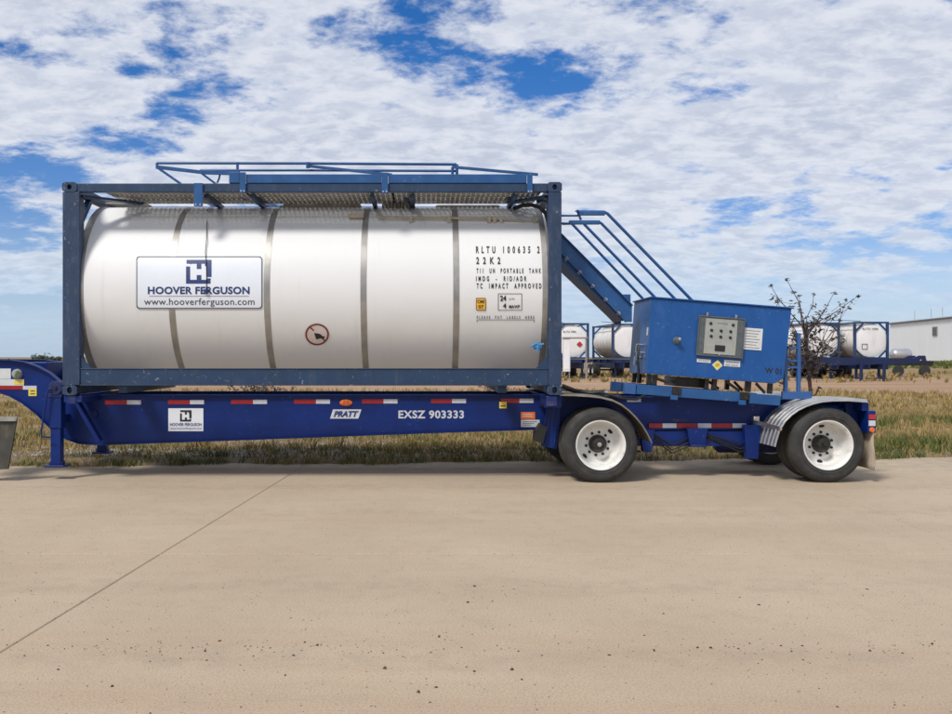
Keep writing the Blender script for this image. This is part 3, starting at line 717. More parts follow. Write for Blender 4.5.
# walkway: perforated steel planks (cross slots as real gaps)
def plank(xa, xb, ya, yb, z, name='walkway_plank', lip=.022, step=.06):
    mb = MB()
    mb.box(xa, xb, ya, ya + .025, z - lip, z); mb.box(xa, xb, yb - .025, yb, z - lip, z)
    n = int((xb - xa) / step)
    for i in range(n + 1):
        x = xa + (xb - xa) * i / n; mb.box(x - step * .36, x + step * .36, ya + .025, yb - .025, z - .012, z - .002)
    for k in (1, 2):
        y = ya + (yb - ya) * k / 3; mb.box(xa, xb, y - .016, y + .016, z - .012 + .0005, z - .0015)
    return mb.build(name, M['galv'], tc_)
WZ = 3.562
for (a, b) in ((105, 245), (246, 392), (393, 540)):
    plank(wx(a, .1) + .003, wx(b, .1) - .003, .10, .38, WZ); plank(wx(a, .1) + .003, wx(b, .1) - .003, .385, .68, WZ)
    plank(wx(a, .1) + .003, wx(b, .1) - .003, .69, .92, WZ)
plank(wx(113, 1.2), wx(150, 1.2), .93, 1.55, WZ)
for a, b, z in ((283, 361, 3.53), (437, 497, 3.53)):
    for k in range(3): plank(wx(a, 1.2), wx(b, 1.2), .95 + .25 * k, 1.19 + .25 * k, z)
# manhole plates
MB().box(wx(284, 1.0), wx(361, 1.0), .93, .945, wz(210, .95), wz(203, .95)).build('side_plate', M['galv'], tc_)
decal_text('CAUTION', (297, 311, 203.6, 205.4), flat(.926), M['label_white'], tc_, .02)
mb = MB()
for k in range(9): mb.box(wx(384 + k * 3.4, .9), wx(385.9 + k * 3.4, .9), .86, .90, wz(213, .9), wz(202.5, .9))
mb.box(wx(382, .9), wx(415, .9), .90, .93, wz(213.5, .9), wz(202, .9)); mb.build('manhole_guard', M['galv'], tc_)
# cross bearers and far walkway rails
for p in (206, 252, 372, 412, 515): 
    MB().bar((wx(p, .1), .1, 3.50), (wx(p, .1) + (.0), 2.34, 3.50), .05, .05).build('cross_bearer', M['navy'], tc_)
# collapsible handrail, folded flat above the top rail
hr = thing('folding_handrail', (wx(345, .1), .2, ZT), 'mid blue collapsible handrail folded down on top of the navy tank frame', 'handrail')
bl = M['rail']
for a, b in ((246, 381.5), (388.5, 526.8)):
    mb = MB(); ya = -.012
    mb.box(wx(a, 0), wx(b, 0), .0, .012, wz(182.9, 0), wz(174.2, 0)); mb.box(wx(a, 0), wx(b, 0), .012, .09, wz(175.2, 0), wz(174.2, 0)); mb.box(wx(a, 0), wx(b, 0), .012, .09, wz(182.9, 0), wz(181.9, 0))
    mb.build('channel_beam', bl, hr, bevel=.003)
MB().box(wx(229, 0), wx(239.6, 0), .0, .09, wz(182.8, 0), wz(172, 0)).build('hinge_box', bl, hr, bevel=.004)
for a, b, t, bo in ((240, 246, 172.5, 193), (381.7, 388.2, 172.8, 193.6), (527, 532.4, 174, 193.4), (194.3, 203, 183.2, 206.4)):
    cl = MB().box(wx(a, 0), wx(b, 0), -.022, -.003, wz(bo, 0), wz(t, 0)).build('clamp', bl, hr, bevel=.003)
    for f in (.25, .75):
        q = Vector((wx(a + (b - a) * f, 0), -.028, wz(bo - 1.6, 0))); MB().lathe([(-.008, 0), (-.008, .011), (.008, .011)], q, 'Y', 6).build('bolt', M['chrome'], cl)
def tb(pts, Y, r=.018, name='rail_tube'): MB().tube([W(p[0], p[1], Y if not isinstance(Y, (list, tuple)) else Y[i]) for i, p in enumerate(pts)], r, 8).build(name, bl, hr, smooth=True)
tb([(157, 163), (308, 163.4), (456.5, 164.4)], .55)
tb([(200, 170.3), (308, 170.3), (456, 171)], .50, .016)
tb([(457, 164.4), (457, 175)], .55); tb([(237.5, 162.5), (237.5, 174)], .5, .018); tb([(452.5, 167), (452.5, 175)], .5)
tb([(157, 163), (157, 167.5)], .5)
def fb(a, b, Y, h=.04): MB().bar(W(*a, Y), W(*b, Y + .03), .02, h).build('rail_bar', bl, hr, bevel=.003)
fb((156, 167), (203, 172.4), .35, .045); fb((203, 172.4), (240, 173.4), .35, .05); fb((308, 166), (392, 174.8), .42, .035)
fb((452, 167), (538, 174.6), .45, .035); fb((158, 168), (181, 184), .35, .03); fb((199, 171.5), (216, 184), .5, .025)
tb([(308, 162.4), (308, 168)], .42, .026, 'pivot'); tb([(220, 174), (219, 179), (217, 183)], .4, .012, 'latch')
for a, b in ((115, 280), (281, 412), (413, 530)):    # far side beam seen across the tank top
    MB().box(wx(a, 2.3), wx(b, 2.3) - .01, 2.30, 2.37, wz(213.5, 2.3), wz(206.6, 2.3)).build('far_channel_beam', bl, hr)
for a, b in (((198, 195), (218, 209)), ((240, 196), (270, 208)), ((258, 196), (278, 208)), ((405, 197), (415, 209)), ((508, 197), (516, 208))):
    MB().bar(W(*a, .5), W(*b, 1.5), .03, .05).build('stay_bar', bl, hr)

# ------------------------------------------------------------------ chassis trailer
ch = thing('container_chassis', (wx(430, 1.2), CW / 2, 0), 'royal blue gooseneck container chassis trailer with tandem dual white wheels', 'trailer')
YB = .68; ry = M['royal']
top = [(-60, 360), (0, 360.5), (12, 360.8), (25, 362.5), (38, 367), (50, 373.5), (59, 381), (66, 391), (70, 395.2)]
bot = [(540, 428.4), (440, 431.6), (240, 439), (110, 443.6), (95, 443.8), (80, 442.6), (65, 437), (50, 425.5), (38, 413), (25, 403), (12, 395.5), (0, 391.6), (-60, 390)]
def w2(L, Y): return [(wx(a, Y), wz(b, Y)) for a, b in L]
outline = w2(top + [(549, 395.2), (549, 428.2)] + bot, YB)
for k, Yb in enumerate((YB, 2.44 - YB - .012)):
    bm_ = MB().prism(outline, Yb, Yb + .012).build('main_beam', ry, ch)
    s0, s1 = (Yb - .055, Yb + .065)
    MB().ribbon(w2(top + [(549, 395.2)], YB), s0, s1, .012).build('top_flange', ry, bm_)
    MB().ribbon(w2(bot[::-1], YB), s0, s1, -.014).build('bottom_flange', ry, bm_)
beam_near = [o for o in ch.children if o.name.startswith('main_beam')][0]
# front bolster and cross members
MB().box(wx(37, 1.6), wx(66, 1.6), .95, 2.30, wz(376, 1.6), wz(361.8, 1.6)).build('front_bolster', ry, ch, bevel=.01)
MB().box(wx(66, .1), wx(84, .1), .03, 2.40, wz(402, .1), ZB - .012).build('front_crossbeam', ry, ch, bevel=.006)
for p in (150, 215, 290, 360, 430, 500):
    MB().box(wx(p, 1.2), wx(p, 1.2) + .09, YB + .07, 2.44 - YB - .07, .66, .78).build('cross_member', ry, ch)
# locking fittings
MB().box(wx(66, 0), wx(75, 0), .02, .10, wz(404, 0), wz(395.8, 0)).build('twist_lock', M['royal_dusty'], ch, bevel=.01)
# landing gear
for i, Y in enumerate((.40, 2.04)):
    X = wx(57.3, .4); lg = MB().box(X - .078, X + .078, Y - .075, Y + .075, wz(428, .4), wz(388, .4)).build('landing_leg', ry, ch, bevel=.01)
    MB().box(X - .088, X + .088, Y - .085, Y + .085, wz(397, .4), wz(393.5, .4)).build('collar', M['royal_dusty'], lg, bevel=.004)
    MB().box(X - .063, X + .063, Y - .06, Y + .06, wz(464.5, .4), wz(428, .4)).build('inner_leg', ry, lg, bevel=.008)
    mb = MB(); mb.box(X - .12, X + .12, Y - .11, Y + .11, wz(466.6, .4), wz(464.4, .4)); mb.box(X - .08, X + .08, Y - .05, Y + .05, wz(464.4, .4), wz(461, .4))
    mb.build('foot_plate', M['royal_dusty'], lg, bevel=.004)
    MB().lathe([(-.1, 0), (-.1, .085), (-.06, .085), (.08, .085), (.08, 0)], (X + .01, Y, wz(387.5, .4)), 'Y', 20).build('gear_housing', M['royal_dusty'], lg, smooth=True)
    MB().lathe([(-.02, 0), (-.02, .025), (0, .025)], (X + .01, Y - .1, wz(387.5, .4)), 'Y', 12).build('gear_shaft', M['hub'], lg)
    if i == 0:
        MB().tube([W(51, 388, .28), W(48, 390, .27), W(44.5, 410, .27), W(41.2, 432, .27), W(41.6, 436.5, .27), W(50, 437.4, .27)], .011, 8).build('crank_handle', ry, lg, smooth=True)
    Xd = wx(74, .4)
    MB().bar((wx(75, .5), Y + .1, wz(398, .5)), (wx(100, .5), Y + .1, wz(441, .5)), .12, .05, (0, 0, 1)).build('leg_brace', ry, ch, bevel=.004)
MB().box(wx(57.3, .4) - .05, wx(57.3, .4) + .05, .48, 1.96, .70, .80).build('leg_crossbar', ry, ch)
MB().lathe([(-.01, 0), (-.01, .055), (.01, .055)], W(93.5, 414, .66), 'Y', 6).build('beam_plug', M['royal_dusty'], ch)
# tape, stickers and lettering on the near web
fn = flat(YB - .004); fn2 = flat(YB - .007)
for a, b in ((105, 127), (168, 190), (231, 253), (294, 316), (362, 383.5), (431, 452), (501, 519.5)):
    y0 = 400.2 - (a - 105) * .004
    for xa, xb, m_, nm in ((a, b, 'red', 'red_tape'), (b, b + 14, 'tape_white', 'white_tape')):
        decal_grid((xa, xb, y0, y0 + 4.3), fn, M[m_], ch, nm)
lb = decal_grid((168.3, 203.3, 408.3, 431.2), fn, M['sign_white'], ch, 'beam_sticker', label='small white company sticker on the beam')
emblem(180, 191.5, 410.2, 421.5, fn2, M['ink'], None, lb)
decal_text('HOOVER FERGUSON', (170, 201.6, 423, 426), fn2, M['ink_blue'], lb, .02)
decal_text('www.hooverferguson.com', (170.5, 201.6, 427.3, 429.8), fn2, M['ink_grey'], lb, .0)
pb = MB().add([fn(*p) for p in ((333, 409.4), (361.5, 409.4), (358.3, 418.6), (330, 418.6))], [(0, 1, 2, 3)]).build('maker_plate', M['tape_white'], ch)
decal_text('PRATT', (333.6, 358.6, 411.0, 417.0), fn2, M['ink_blue'], pb, .05, 1.0, .3)
decal_text('EXSZ 903333', (398.4, 464, 410.4, 418.6), fn, M['tape_white'], ch, .03, 1.08)
ml = MB().lathe([(-.03, 0), (-.03, .03), (-.012, .05), (.0, .052)], (0, 0, 0), 'Y', 20)
for v in ml.v: v.x = v.x * 1.6 + wx(346, YB); v.z = v.z * .85 + wz(402.7, YB); v.y += YB - .002
mlo = ml.build('marker_lamp', M['orange'], ch, smooth=True)
decal_text('010', (343.3, 348.8, 401.2, 404.2), flat(YB - .034), M['ink_grey'], mlo, .0)
yt = decal_grid((499.3, 506.6, 401.8, 408.3), flat(YB - .009), M['yellow'], ch, 'yellow_tag')
decal_grid((500.5, 505.5, 405.4, 406.6), flat(YB - .012), M['ink_grey'], yt, 'print_line')
decal_grid((520.8, 535, 412, 419), fn, M['orange'], ch, 'orange_sticker'); wl = decal_grid((521, 539.6, 419.8, 427), fn, M['label_white'], ch, 'white_sticker')
for k in range(3): decal_grid((522.4, 537 - k * 3, 421.3 + k * 1.7, 421.8 + k * 1.7), fn2, M['ink_grey'], wl, 'print_line')
for k in range(2): decal_grid((522.4, 532.5, 414 + k * 2, 414.6 + k * 2), fn2, M['label_white'], ch, 'print_line')
# gooseneck plates
gp_ = decal_grid((-30, 10.8, 368.6, 379), fn, M['label_white'], ch, 'white_plate'); decal_grid((-30, 24, 379.3, 385.6), fn, M['label_white'], ch, 'white_plate')
decal_grid((14, 24, 380.5, 384.6), fn2, M['yellow'], ch, 'yellow_print')
mb = MB().lathe([(-.05, 0), (-.05, .045), (-.03, .062), (0, .066)], (wx(17.5, YB), YB, wz(374, YB)), 'Y', 24)
gl = mb.build('glad_hand_plug', M['panelgrey'], ch, smooth=True)
MB().bar(W(15.2, 377, YB - .055), W(18, 371, YB - .055), .012, .03).build('plug_lever', mat('green_plastic', (.08, .16, .06)), gl)
decal_grid((-30, 22.6, 385.8, 389.6), fn2, M['red'], ch, 'red_tape'); decal_grid((22.6, 36.6, 385.8, 389.6), fn, M['tape_white'], ch, 'white_tape')
yt = decal_grid((28.4, 36.6, 388.6, 396), fn2, M['yellow'], ch, 'yellow_tag')
for k in (390.4, 393.2): decal_grid((30.3, 34.8, k, k + .9), flat(YB - .010), M['ink_grey'], yt, 'print_line')
MB().tube([(wx(8.7, .8), .8, wz(361, .8)), (wx(8.7, .8), .8, wz(358.6, .8))], .01, 6).build('top_pin', M['ink_grey'], ch)

# rear frame
MB().prism(w2([(549.2, 395.2), (868, 401.5), (868, 418), (790, 424), (760, 428), (549.2, 428.2)], YB), YB, YB + .012).build('rear_beam', ry, ch)
MB().prism(w2([(549.2, 395.2), (868, 401.5), (868, 418), (790, 424), (760, 428), (549.2, 428.2)], YB), 2.44 - YB - .012, 2.44 - YB).build('rear_beam', ry, ch)
MB().ribbon(w2([(562, 395.8), (868, 401.5)], YB), YB - .05, YB + .06, .012).build('rear_top_flange', ry, ch)
MB().ribbon(w2([(556, 428.4), (758, 428.4)], YB), YB - .03, YB + .06, -.014).build('rear_bottom_flange', ry, ch)
xs = [649, 662.6, 676.4, 698.0, 711.4, 732.6, 746.4]
for k in range(6): decal_grid((xs[k], xs[k + 1], 423.4, 427.9), flat(YB - .036), M['red' if k % 2 == 0 else 'tape_white'], ch, 'red_tape' if k % 2 == 0 else 'white_tape')
MB().box(wx(649, YB), wx(747, YB), YB - .032, YB - .02, wz(428.2, YB), wz(423.1, YB)).build('tape_rail', ry, ch)
decal_grid((627, 641, 398.6, 402), fn, M['tape_white'], ch, 'white_tape')
decal_grid((673, 686, 418.8, 421.6), fn, M['royal_dusty'], ch, 'maker_stamp')
# slider / bogie
MB().box(wx(556, .62), wx(764, .62), .60, .72, wz(446, .62), wz(431.5, .62)).build('bogie_rail', ry, ch, bevel=.006)
MB().box(wx(556, .62), wx(764, .62), 1.72, 1.84, wz(446, .62), wz(431.5, .62)).build('bogie_rail', ry, ch, bevel=.006)
def hang(a, b, t, bo, Y=.50, tp=3): MB().prism(w2([(a, t), (b, t), (b - tp, bo), (a + tp, bo)], Y), Y, Y + .10).build('spring_hanger', ry, ch, bevel=.006)
hang(687, 708, 428.5, 446, .52); hang(744.5, 760.5, 425, 459, .50, 2); hang(640, 655, 430, 452, .55)
MB().box(wx(690, .5), wx(706, .5), .47, .52, wz(447, .5), wz(444.5, .5)).build('hanger_foot', M['royal_dusty'], ch)
# suspension between hangers
for Yk in (.70, 1.66):
    for c in (601, 828):
        p0, p1, p2 = W(c - 40, 452, .66), W(c, 444, .66), W(c + 40, 452, .66)
        mb = MB()
        for k in range(3): mb.bar((p0.x + k * .08, Yk, p0.z - .03 * k), (p1.x, Yk, p1.z - .03 * k), .075, .02); mb.bar((p1.x, Yk, p1.z - .03 * k), (p2.x - k * .08, Yk, p2.z - .03 * k), .075, .02)
        mb.build('leaf_spring', M['darksteel'], ch)
WX1, WX2, WZc, WR = wx(601, .02), wx(828.6, .02), 0.457, 0.457
for X in (WX1, WX2):
    MB().tube([(X, .28, WZc), (X, 2.16, WZc)], .065, 14).build('axle', M['darksteel'], ch, smooth=True)
    for Y in (.78, 1.60): MB().tube([(X + .12, Y, WZc + .10), (X + .34, Y, WZc + .13)], .085, 14).build('brake_chamber', M['darksteel'], ch, smooth=True)
MB().lathe([(-.45, 0), (-.45, .08), (-.40, .125), (.40, .125), (.45, .08), (.45, 0)], (wx(748, 1.2), 1.2, .37), 'X', 20).build('air_tank', M['royal_dusty'], ch, smooth=True)
MB().box(wx(556, .9), wx(640, .9), .95, 1.5, .42, .7).build('subframe_box', M['darksteel'], ch)
# outrigger plate below the rear container corner
mb = MB(); mb.prism(w2([(546, 396), (560.5, 396), (560, 420), (556.5, 449), (541, 446), (546, 412)], .40), .40, .43); mb.prism(w2([(549, 400), (551, 400), (547.5, 444), (545, 444)], .38), .375, .40); mb.prism(w2([(557.5, 400), (559, 400), (555, 446), (553, 446)], .38), .375, .40)
mb.build('rear_outrigger', ry, ch, bevel=.003)
MB().box(wx(545, .1), wx(562, .1), .13, 2.30, wz(408, .1), ZB - .01).build('rear_crossbeam', ry, ch, bevel=.005)
MB().box(wx(546.5, 0), wx(557.5, 0), .015, .10, wz(406.5, 0), wz(396, 0)).build('twist_lock', M['royal_dusty'], ch, bevel=.012)
MB().prism(w2([(541, 424), (547, 427), (543, 443), (534.5, 441), (535.5, 433)], .35), .33, .60).build('rubber_guard', M['black'], ch)
# front fender and deck plate
fp = [(560, 394.4), (575, 394.8), (588, 395.6), (601, 397.0), (613, 400.0), (622, 404.4), (630, 410.5), (637, 417.5), (643.5, 425.5), (648.5, 434), (652.8, 443)]
def ribbed(path, y0, y1, name, m, nr=5, amp=.022, t=.006):
    P = [Vector((x, 0, z)) for x, z in w2(path, 0)]
    # resample
    Q = []
    for i in range(len(P) - 1):
        for k in range(4): Q.append(P[i].lerp(P[i + 1], k / 4))
    Q.append(P[-1]); P = Q
    ny = nr * 8; vs = []
    for side in (0, 1):
        for i, p in enumerate(P):
            d = (P[min(i + 1, len(P) - 1)] - P[max(i - 1, 0)]).normalized(); nrm = Vector((-d.z, 0, d.x))
            for j in range(ny + 1):
                u = j / ny; ph = (u * nr) % 1.0
                prof = amp * max(0, 1 - (abs(ph - .5) / .17) ** 2) if u < 1 else 0
                o = prof - side * t
                if j in (0, ny): o -= .012
                vs.append(p + nrm * o + Vector((0, y0 + (y1 - y0) * u, 0)))
    n = len(P); L = n * (ny + 1); fs = []
    for s_ in (0, 1):
        for i in range(n - 1):
            for j in range(ny):
                a = s_ * L + i * (ny + 1) + j; fs.append((a, a + 1, a + ny + 2, a + ny + 1))
    for i in range(n - 1):
        for j in (0, ny): a = i * (ny + 1) + j; fs.append((a, a + ny + 1, a + ny + 1 + L, a + L))
    for j in range(ny):
        for i in (0, n - 1): a = i * (ny + 1) + j; fs.append((a, a + 1, a + 1 + L, a + L))
    return MB().add(vs, fs).build(name, m, ch, smooth=True)
ribbed(fp, .0, .60, 'front_fender', M['fender_dark'], 5, .008, .005)
ribbed(fp, 1.84, 2.44, 'front_fender', M['fender_dark'])
rp_ = [(774.2, 446.6), (775.8, 440), (779, 430), (784.5, 421), (791, 414.5), (798, 409.5), (806, 405.6), (814, 402.8), (822, 401.0), (832, 400), (848, 399.8), (868.4, 401.2)]
ribbed(rp_, .0, .60, 'rear_fender', M['alu']); ribbed(rp_, 1.84, 2.44, 'rear_fender', M['alu'])
mb = MB(); mb.box(wx(752, .66), wx(758, .66), .60, .68, wz(427, .64), wz(416, .64)); mb.bar(W(754, 422, .60), W(781, 428.6, -.03), .03, .05); mb.build('fender_bracket', M['alu'], ch, bevel=.004)
# hoses on deck
MB().tube([W(652, 382, .5), W(650, 388, .4), W(645, 395, .35), W(636, 399.5, .3), (Vector(W(622, 398.5, .3))), W(608, 394, .35), W(600, 392.5, .4)], .014, 8).build('air_hose', M['black'], ch, smooth=True)
MB().tube([W(562, 386, .6), W(575, 391, .6), W(590, 393, .5), W(604, 392, .5)], .03, 8).build('air_hose', M['black'], ch, smooth=True)
mb = MB()
for k in range(5): q = W(592 + k * 3.4, 392.6 + (k % 2), .5); mb.lathe([(-.03, 0), (-.03, .022), (.03, .022), (.03, 0)], q, 'X', 8)
mb.build('hose_coupling', M['chrome'], ch)
for k_, (za_, zb_) in enumerate(((431, 441), (433, 447), (436, 450))):
    MB().tube([W(556, za_, .62), W(600 + 8 * k_, zb_ - 4, .66), W(650, za_ + 1, .58), W(672, zb_ + 3, .57), W(700 + 5 * k_, za_ + 2, .58), W(740, zb_ + 2, .57), W(790, za_, .62)], .010, 6).build('brake_line', M['black'], ch, smooth=True)
MB().box(wx(562, .5), wx(620, .5), .36, .62, wz(396.6, .5), wz(395.2, .5)).build('deck_plate', M['black'], ch)
# rear end
MB().box(wx(845, .30), wx(868, .30), .28, .34, wz(427.5, .3), wz(403, .3)).build('rear_plate', ry, ch)
MB().box(wx(862, .05), wx(868, .05), .05, 2.39, wz(411, .05), wz(402.6, .05)).build('rear_bumper_beam', ry, ch, bevel=.004)
lbx = MB().box(wx(868.4, 0), wx(876.4, 0), .015, .42, wz(433, 0), wz(411, 0)).build('tail_lamp_box', ry, ch, bevel=.004)
MB().box(wx(869.2, 0), wx(875.6, 0), .003, .016, wz(419.2, 0), wz(414.6, 0)).build('red_reflector', M['redlens'], lbx)
MB().box(wx(869.2, 0), wx(875.6, 0), .003, .016, wz(426, 0), wz(420.6, 0)).build('clear_reflector', M['tape_white'], lbx)
MB().lathe([(-.02, 0), (-.02, .025), (-.01, .032), (0, .034)], (wx(872.6, 0), .014, wz(430, 0)), 'Y', 16).build('side_lamp', M['orange'], lbx, smooth=True)
mb = MB(); nyf = 8; vs = []
for j in range(nyf + 1):
    z = wz(470.4, 0) + (wz(429.5, 0) - wz(470.4, 0)) * j / nyf; bend = .012 * math.sin(j * .8)
    for Y in (.01, .30, .60): vs.append((wx(876.6, 0) - .02 + bend + (.015 if Y == .3 else 0), Y, z))
fs = [(j * 3 + i, j * 3 + i + 1, j * 3 + i + 4, j * 3 + i + 3) for j in range(nyf) for i in range(2)]
mb.add(vs, fs); fl = mb.build('mud_flap', M['flap'], ch, smooth=True); md = fl.modifiers.new('thick', 'SOLIDIFY'); md.thickness = .012
fl2 = fl.copy(); COL.objects.link(fl2); fl2.location.y = 1.83
# rail post rack behind the cabinet
mb = []
rk = lambda a, b, t, bo, Y=.4, n='rack_post': MB().box(wx(a, Y), wx(b, Y), Y, Y + .05, wz(bo, Y), wz(t, Y)).build(n, M['cabside'], ch, bevel=.003)
rk(784.4, 788, 350, 391.4); rk(797.6, 801, 333, 391.4); rk(788, 797.6, 347, 349, n='rack_rung'); rk(788, 797.6, 360, 362, n='rack_rung'); rk(788, 797.6, 366.5, 368.5, n='rack_rung'); rk(782.5, 812, 391.6, 399, n='rack_base')

# wheels: dual on each end of two axles
def make_wheel(Xc, side, outer=True):
    """centred wheel built with its outboard face to -Y when side = 1"""
    root = bpy.data.objects.new('wheel', None); COL.objects.link(root); root.parent = ch
    ORG[root.name] = Vector((0, 0, 0))
    w = .245; hw = w / 2
    # sidewall profile
    prof = [(-hw + .022, .298), (-hw + .008, .305), (-hw, .33), (-hw - .008, .37), (-hw - .004, .405), (-hw + .012, .432), (-hw + .03, .447)]
    prof2 = [(-a, r) for a, r in prof[::-1]]
    s_ = lambda p: [(a, r) for a, r in p]
    ty = MB().lathe(prof, (0, 0, 0), 'Y', 72).lathe(prof2, (0, 0, 0), 'Y', 72).build('tyre', M['tyre'], root, smooth=True, local=True)
    tr = MB(); tp = [(-hw + .03, .447)]
    for g_ in range(4):
        a = -hw + .03 + (w - .06) * (g_ + 1) / 5; tp += [(a - .006, .457), (a - .005, .445), (a + .005, .445), (a + .006, .457)]
    tp += [(hw - .03, .447)]
    tr.lathe(tp, (0, 0, 0), 'Y', 96).build('tread', M['tread'], ty, smooth=False, local=True)
    for k, rr in enumerate((.345, .395)):
        MB().lathe([(-hw - .0065 + .002 * k, rr - .004), (-hw - .0105 + .003 * k, rr), (-hw - .0065 + .002 * k, rr + .004)], (0, 0, 0), 'Y', 72).build('sidewall_rib', M['tyre'], ty, smooth=True, local=True)
    # rim: lip, barrel, disc
    dp = .235      # disc sits deep in the outer dual
    rim = [(-hw + .012, .306), (-hw - .004, .303), (-hw - .002, .292), (-hw + .014, .285), (-hw + .03, .272), (-hw + .09, .266), (-hw + dp - .07, .258), (-hw + dp - .02, .232), (-hw + dp + .008, .20), (-hw + dp - .004, .172), (-hw + dp - .004, .09)]
    rm = MB().lathe(rim, (0, 0, 0), 'Y', 64).build('rim', M['wheel'], root, smooth=True, local=True, sharp=50)
    MB().lathe([(hw - .02, .306), (hw - .01, .28), (hw + .02, .262)], (0, 0, 0), 'Y', 48).build('rim_back', M['wheel'], rm, smooth=True, local=True)
    for k in range(10):
        a = 2 * math.pi * (k + .5) / 10
        nb = MB(); yb = -hw + dp - .004
        nb.lathe([(0, .019), (-.004, .019), (-.004, .016), (-.022, .015), (-.026, .008), (-.026, 0)], (.143 * math.cos(a), yb, .143 * math.sin(a)), 'Y', 6)
        nb.build('lug_nut', M['hub'], root, local=True)
    for a in ((R(20), R(200)) if False else (R(52), R(232))):
        c, s2 = math.cos(a), math.sin(a)
        hh = MB(); n = 14; r0 = .218; pts = []
        for k in range(n):
            t = 2 * math.pi * k / n; u, v = .020 * math.sin(t), .036 * math.cos(t)
            pts.append((c * (r0 + u) - s2 * v, -hw + dp + .008 - (r0 + u - .20) * .875 - .005, s2 * (r0 + u) + c * v))
        hh.sheet(pts).build('hand_hole', M['black'], root, local=True)
    yb = -hw + dp
    hb = MB().lathe([(yb, .112), (yb - .05, .108), (yb - .065, .09), (yb - .12, .072), (yb - .128, .055), (yb - .128, 0)], (0, 0, 0), 'Y', 24).build('hub', M['hub'], root, smooth=True, local=True)
    MB().lathe([(yb - .128, .03), (yb - .150, .027), (yb - .154, 0)], (0, 0, 0), 'Y', 16).build('hub_cap', M['chrome'] if outer else M['hub'], hb, smooth=True, local=True)
    root.location = (Xc - ORG[ch.name].x, 0, 0); return root
proto = make_wheel(0, 1); protoo = Vector(ORG[ch.name])
first = True
for X, ang in ((WX1, 8), (WX2, -35)):
    for Yc, flip in ((.145, 0), (.455, 0), (1.985, 1), (2.295, 1)):
        wh = proto if first else copy_tree(proto, ch); first = False
        wh.location = Vector((X, Yc, WZc)) - protoo
        if X == WX2:
            for hb_ in wh.children:
                if hb_.name.startswith('hub'):
                    for cp in hb_.children: cp.material_slots[0].link = 'OBJECT'; cp.material_slots[0].material = M['hub']
        wh.rotation_euler = (0, R(ang + (0 if Yc in (.145,) else 40)), math.pi if flip else 0)

# ------------------------------------------------------------------ cabinet (leans with the skid it stands on)
CA = R(4.3); YC = .30; SCL = px_scale(YC)
cb = thing('control_cabinet', tuple(W(646.5, 373.6, YC)), 'bright blue sheet steel control cabinet tilted on the rear of the trailer', 'cabinet')
cb.rotation_euler = (0, CA, 0)
cw_, chh, cd = 1.745, .945, .98; cab = M['cab']
poly = [(0, 0), (1.60, -.005), (cw_ - .035, .065), (cw_, chh - .004), (0.0, chh)]
MB().prism(poly, .012, cd).build('housing', M['cabside'], cb, bevel=.004, local=True)
MB().prism([(.006, .004), (1.598, .0), (cw_ - .042, .066), (cw_ - .006, chh - .01), (.006, chh - .006)], 0, .0115).build('front_panel', cab, cb, bevel=.003, local=True)
rf = MB(); rf.add([(-.02, -.02, chh + .001), (cw_ + .02, -.02, chh - .003), (cw_ + .02, cd + .02, chh - .003), (-.02, cd + .02, chh + .001), (-.02, -.02, chh + .016), (cw_ + .02, -.02, chh + .012), (cw_ + .02, cd + .02, chh + .012), (-.02, cd + .02, chh + .016)], [(0, 1, 2, 3), (4, 5, 6, 7), (0, 1, 5, 4), (1, 2, 6, 5), (2, 3, 7, 6), (3, 0, 4, 7)])
rf.build('roof_sheet', cab, cb, local=True)
for k in range(9):
    for z in (.035, chh - .04): MB().lathe([(0, .008), (-.006, .006), (-.007, 0)], (.05 + k * .195, -.0002, z + (.03 if (k == 8 and z < .1) else 0)), 'Y', 8).build('rivet', cab, cb, local=True)
L = lambda x, z, y=-.004: (x, y, z)
lf = lambda y: (lambda u, v: (u, y, v))
def cpx(px, py):
    dx, dy = px - 646.5, py - 373.6; return ((dx * math.cos(CA) + dy * math.sin(CA)) / SCL, (dx * math.sin(CA) - dy * math.cos(CA)) / SCL)
# instrument panel
x0, z1 = cpx(698.4, 315.3); x1, z0 = cpx(741.5, 358.6)
ip = MB().box(x0, x1, -.035, -.001, z0, z1).build('instrument_door', M['panelframe'], cb, bevel=.006, local=True)
mb = MB(); 
for rr in ((x0 + .0, x1 - .0, z1 - .014, z1), (x0, x1, z0, z0 + .02), (x0, x0 + .012, z0 + .02, z1 - .014), (x1 - .012, x1, z0 + .02, z1 - .014)): mb.box(rr[0], rr[1], -.045, -.036, rr[2], rr[3])
mb.build('door_rim', M['panelframe'], ip, local=True, bevel=.002)
gx0, gx1, gz0, gz1 = x0 + .085, x1 - .095, z0 + .03, z1 - .03
MB().box(gx0, gx1, -.044, -.036, gz0, gz1).build('instrument_face', M['panelgrey'], ip, local=True)
gw, gh = gx1 - gx0, gz1 - gz0
for j, fv in enumerate((.55, .38)):
    for i in range(3):
        q = (gx0 + gw * (.2 + .3 * i), -.044, gz0 + gh * (fv + .12)); MB().lathe([(0, .019), (-.008, .018), (-.014, .012), (-.015, 0)], q, 'Y', 14).build('push_button', M['ink'], ip, smooth=True, local=True)
for fx in (.16, .86): MB().lathe([(0, .019), (-.008, .018), (-.014, .012), (-.015, 0)], (gx0 + gw * fx, -.044, gz0 + gh * .86), 'Y', 14).build('push_button', M['ink'], ip, smooth=True, local=True)
decal_text('CONTROL', (gx0 + gw * .36, gx0 + gw * .70, gz0 + gh * .90, gz0 + gh * .86), lf(-.0455), M['ink_grey'], ip, 0, local=True)
MB().box(gx0 + gw * .34, gx0 + gw * .66, -.052, -.0445, gz0 + gh * .09, gz0 + gh * .26).build('display', M['ink'], ip, local=True, bevel=.003)
